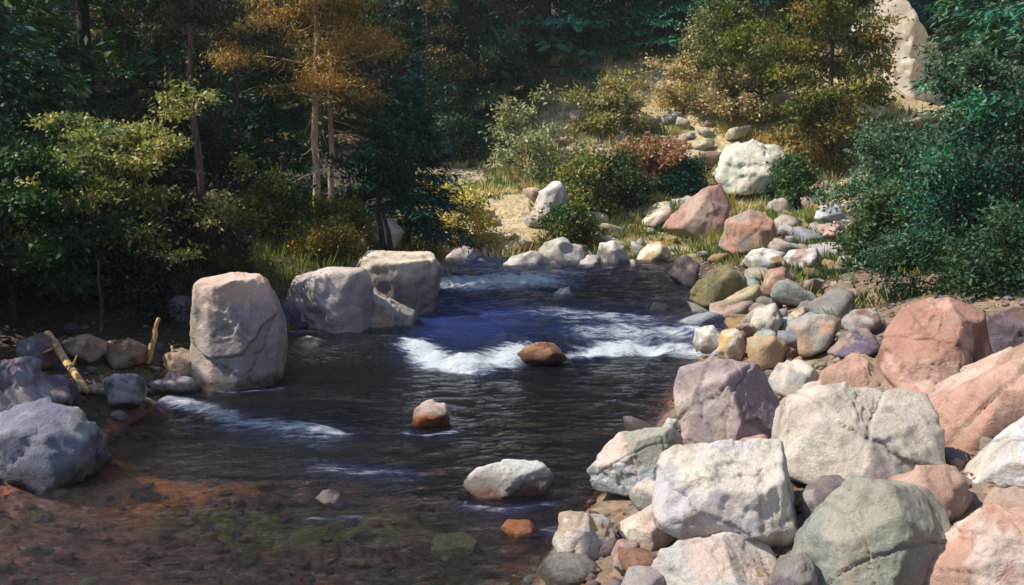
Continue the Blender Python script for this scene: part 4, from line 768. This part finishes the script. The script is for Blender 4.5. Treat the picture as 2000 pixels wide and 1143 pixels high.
# ------------------------------------------------------------------ grass on the far slope and low growth on the banks
def grass(name, label, pts, hmin, hmax, wd, pals, seed, per=26, rad=.12):
    r = np.random.default_rng(seed); mb = MB(); z = terrain(pts[:, 0], pts[:, 1]); n = len(pts)
    P3 = np.stack([pts[:, 0], pts[:, 1], z-.03], 1); sel = np.clip(((fbm(P3*.7, 3, seed)*.5+.5+r.uniform(-.15, .15, n))*len(pals)).astype(int), 0, len(pals)-1)
    idx = np.repeat(np.arange(n), per); m = len(idx); a = r.uniform(0, 6.28, m); q = r.uniform(0, 1, m)**.5*rad
    p = P3[idx]+np.stack([np.cos(a)*q, np.sin(a)*q, 0*a], 1); d = np.stack([np.cos(a)*.45, np.sin(a)*.45, np.ones(m)], 1)+r.normal(size=(m, 3))*.2
    c = np.array(pals)[sel[idx]]*r.uniform(.7, 1.25, (m, 1)); L_ = r.uniform(hmin, hmax, n)[idx]*r.uniform(.5, 1.1, m)
    mb.leaves(p, d, norm(r.normal(size=(m, 3))), L_, wd*r.uniform(.7, 1.3, m), c, .05); return tag(obj(name, mb.mesh(name), GRASSM), label, 'grass', None, 'stuff')
r = np.random.default_rng(31)
P = np.stack([r.uniform(-4, 11, 3600), r.uniform(20.75, 34, 3600)], 1); P = P[(fbm(np.c_[P*.8, 0*P[:, 0]], 3, 71) > -.08)]
grass('grass', 'tufts of ochre and green grass over the far slope', P, .14, .42, .026, [lin(206, 176, 108), lin(160, 152, 80), lin(96, 124, 66), lin(176, 164, 110), lin(214, 198, 160), lin(90, 122, 62), lin(216, 184, 124)], 32, 30, .17)
P = np.stack([r.uniform(-4.6, -.9, 700), r.uniform(9.8, 17, 700)], 1); d_ = wdist(P[:, 0], P[:, 1]); P = P[d_ < -.35]
grass('bank_grass', 'yellow-green grass and herbs on the left ledge', P, .1, .3, .018, [lin(110, 116, 44), lin(84, 96, 40), lin(60, 76, 34), lin(140, 134, 66)], 33, 26, .14)
P = np.stack([r.uniform(2.6, 8, 800), r.uniform(9.5, 22, 800)], 1); d_ = wdist(P[:, 0], P[:, 1]); P = P[(d_ < -.9) & (fbm(np.c_[P, 0*P[:, 0]], 3, 73) > .12)]
grass('scree_grass', 'green and olive grass tufts between the scree stones', P, .1, .34, .02, [lin(84, 100, 50), lin(120, 118, 56), lin(60, 84, 46), lin(150, 134, 80)], 34, 26, .13)

def litter(name, label, pts, pal, seed, L_):
    r = np.random.default_rng(seed); z = terrain(pts[:, 0], pts[:, 1]); n = len(pts); mb = MB(); a = r.uniform(0, 6.28, n)
    mb.leaves(np.c_[pts, z+.012+r.uniform(0, .02, n)], np.c_[np.cos(a), np.sin(a), r.normal(size=n)*.25], norm(r.normal(size=(n, 3))*.35+np.array([0, 0, 1.])), L_*r.uniform(.5, 1.3, n), L_*.5*r.uniform(.6, 1.2, n), np.array(pal)[r.integers(len(pal), size=n)]*r.uniform(.6, 1.2, (n, 1)), .25)
    return tag(obj(name, mb.mesh(name), LEAF), label, 'leaves', None, 'stuff')
P = np.stack([r.uniform(.2, 7, 6000), r.uniform(3.2, 16, 6000)], 1); d_ = wdist(P[:, 0], P[:, 1]); P = P[(d_ < -.2) & (fbm(np.c_[P*1.3, 0*P[:, 0]], 3, 81) > -.1)]
litter('fallen_leaves', 'brown and ochre fallen leaves between the right bank stones', P, [lin(150, 104, 56), lin(120, 84, 52), lin(176, 136, 76), lin(96, 76, 50)], 82, .05)
P = np.stack([r.uniform(-7, -1.5, 5000), r.uniform(5, 16, 5000)], 1); d_ = wdist(P[:, 0], P[:, 1]); P = P[d_ < -.1]
litter('leaf_litter', 'dark leaf litter and ochre leaves on the left bank', P, [lin(150, 110, 56), lin(110, 78, 50), lin(90, 80, 46), lin(80, 62, 48)], 83, .06)

# ------------------------------------------------------------------ thin moist air of the valley
zs = [v.co.z for v in bpy.data.objects['ground'].data.vertices]; z0, z1 = min(zs)-1.0, max(max(zs), 24.)+2
X0, X1, Y0, Y1 = -120, 120, -70, 150
HV = [(x_, y_, z_) for z_ in (z0, z1) for x_, y_ in ((X0, Y0), (X1, Y0), (X1, Y1), (X0, Y1))]
hm, hn, ho = nt_of('moist_valley_air'); pv = nd(hn, 'VolumePrincipled'); pv.inputs['Color'].default_value = (.82, .90, .92, 1); pv.inputs['Density'].default_value = .0007; pv.inputs['Anisotropy'].default_value = .2
hn.links.new(pv.outputs[0], ho.inputs['Volume'])
tag(obj('haze', make_mesh('haze', HV, [[3, 2, 1, 0], [4, 5, 6, 7], [0, 1, 5, 4], [1, 2, 6, 5], [2, 3, 7, 6], [3, 0, 4, 7]]), hm), 'thin pale valley haze over stream and forest', 'haze', None, 'stuff')
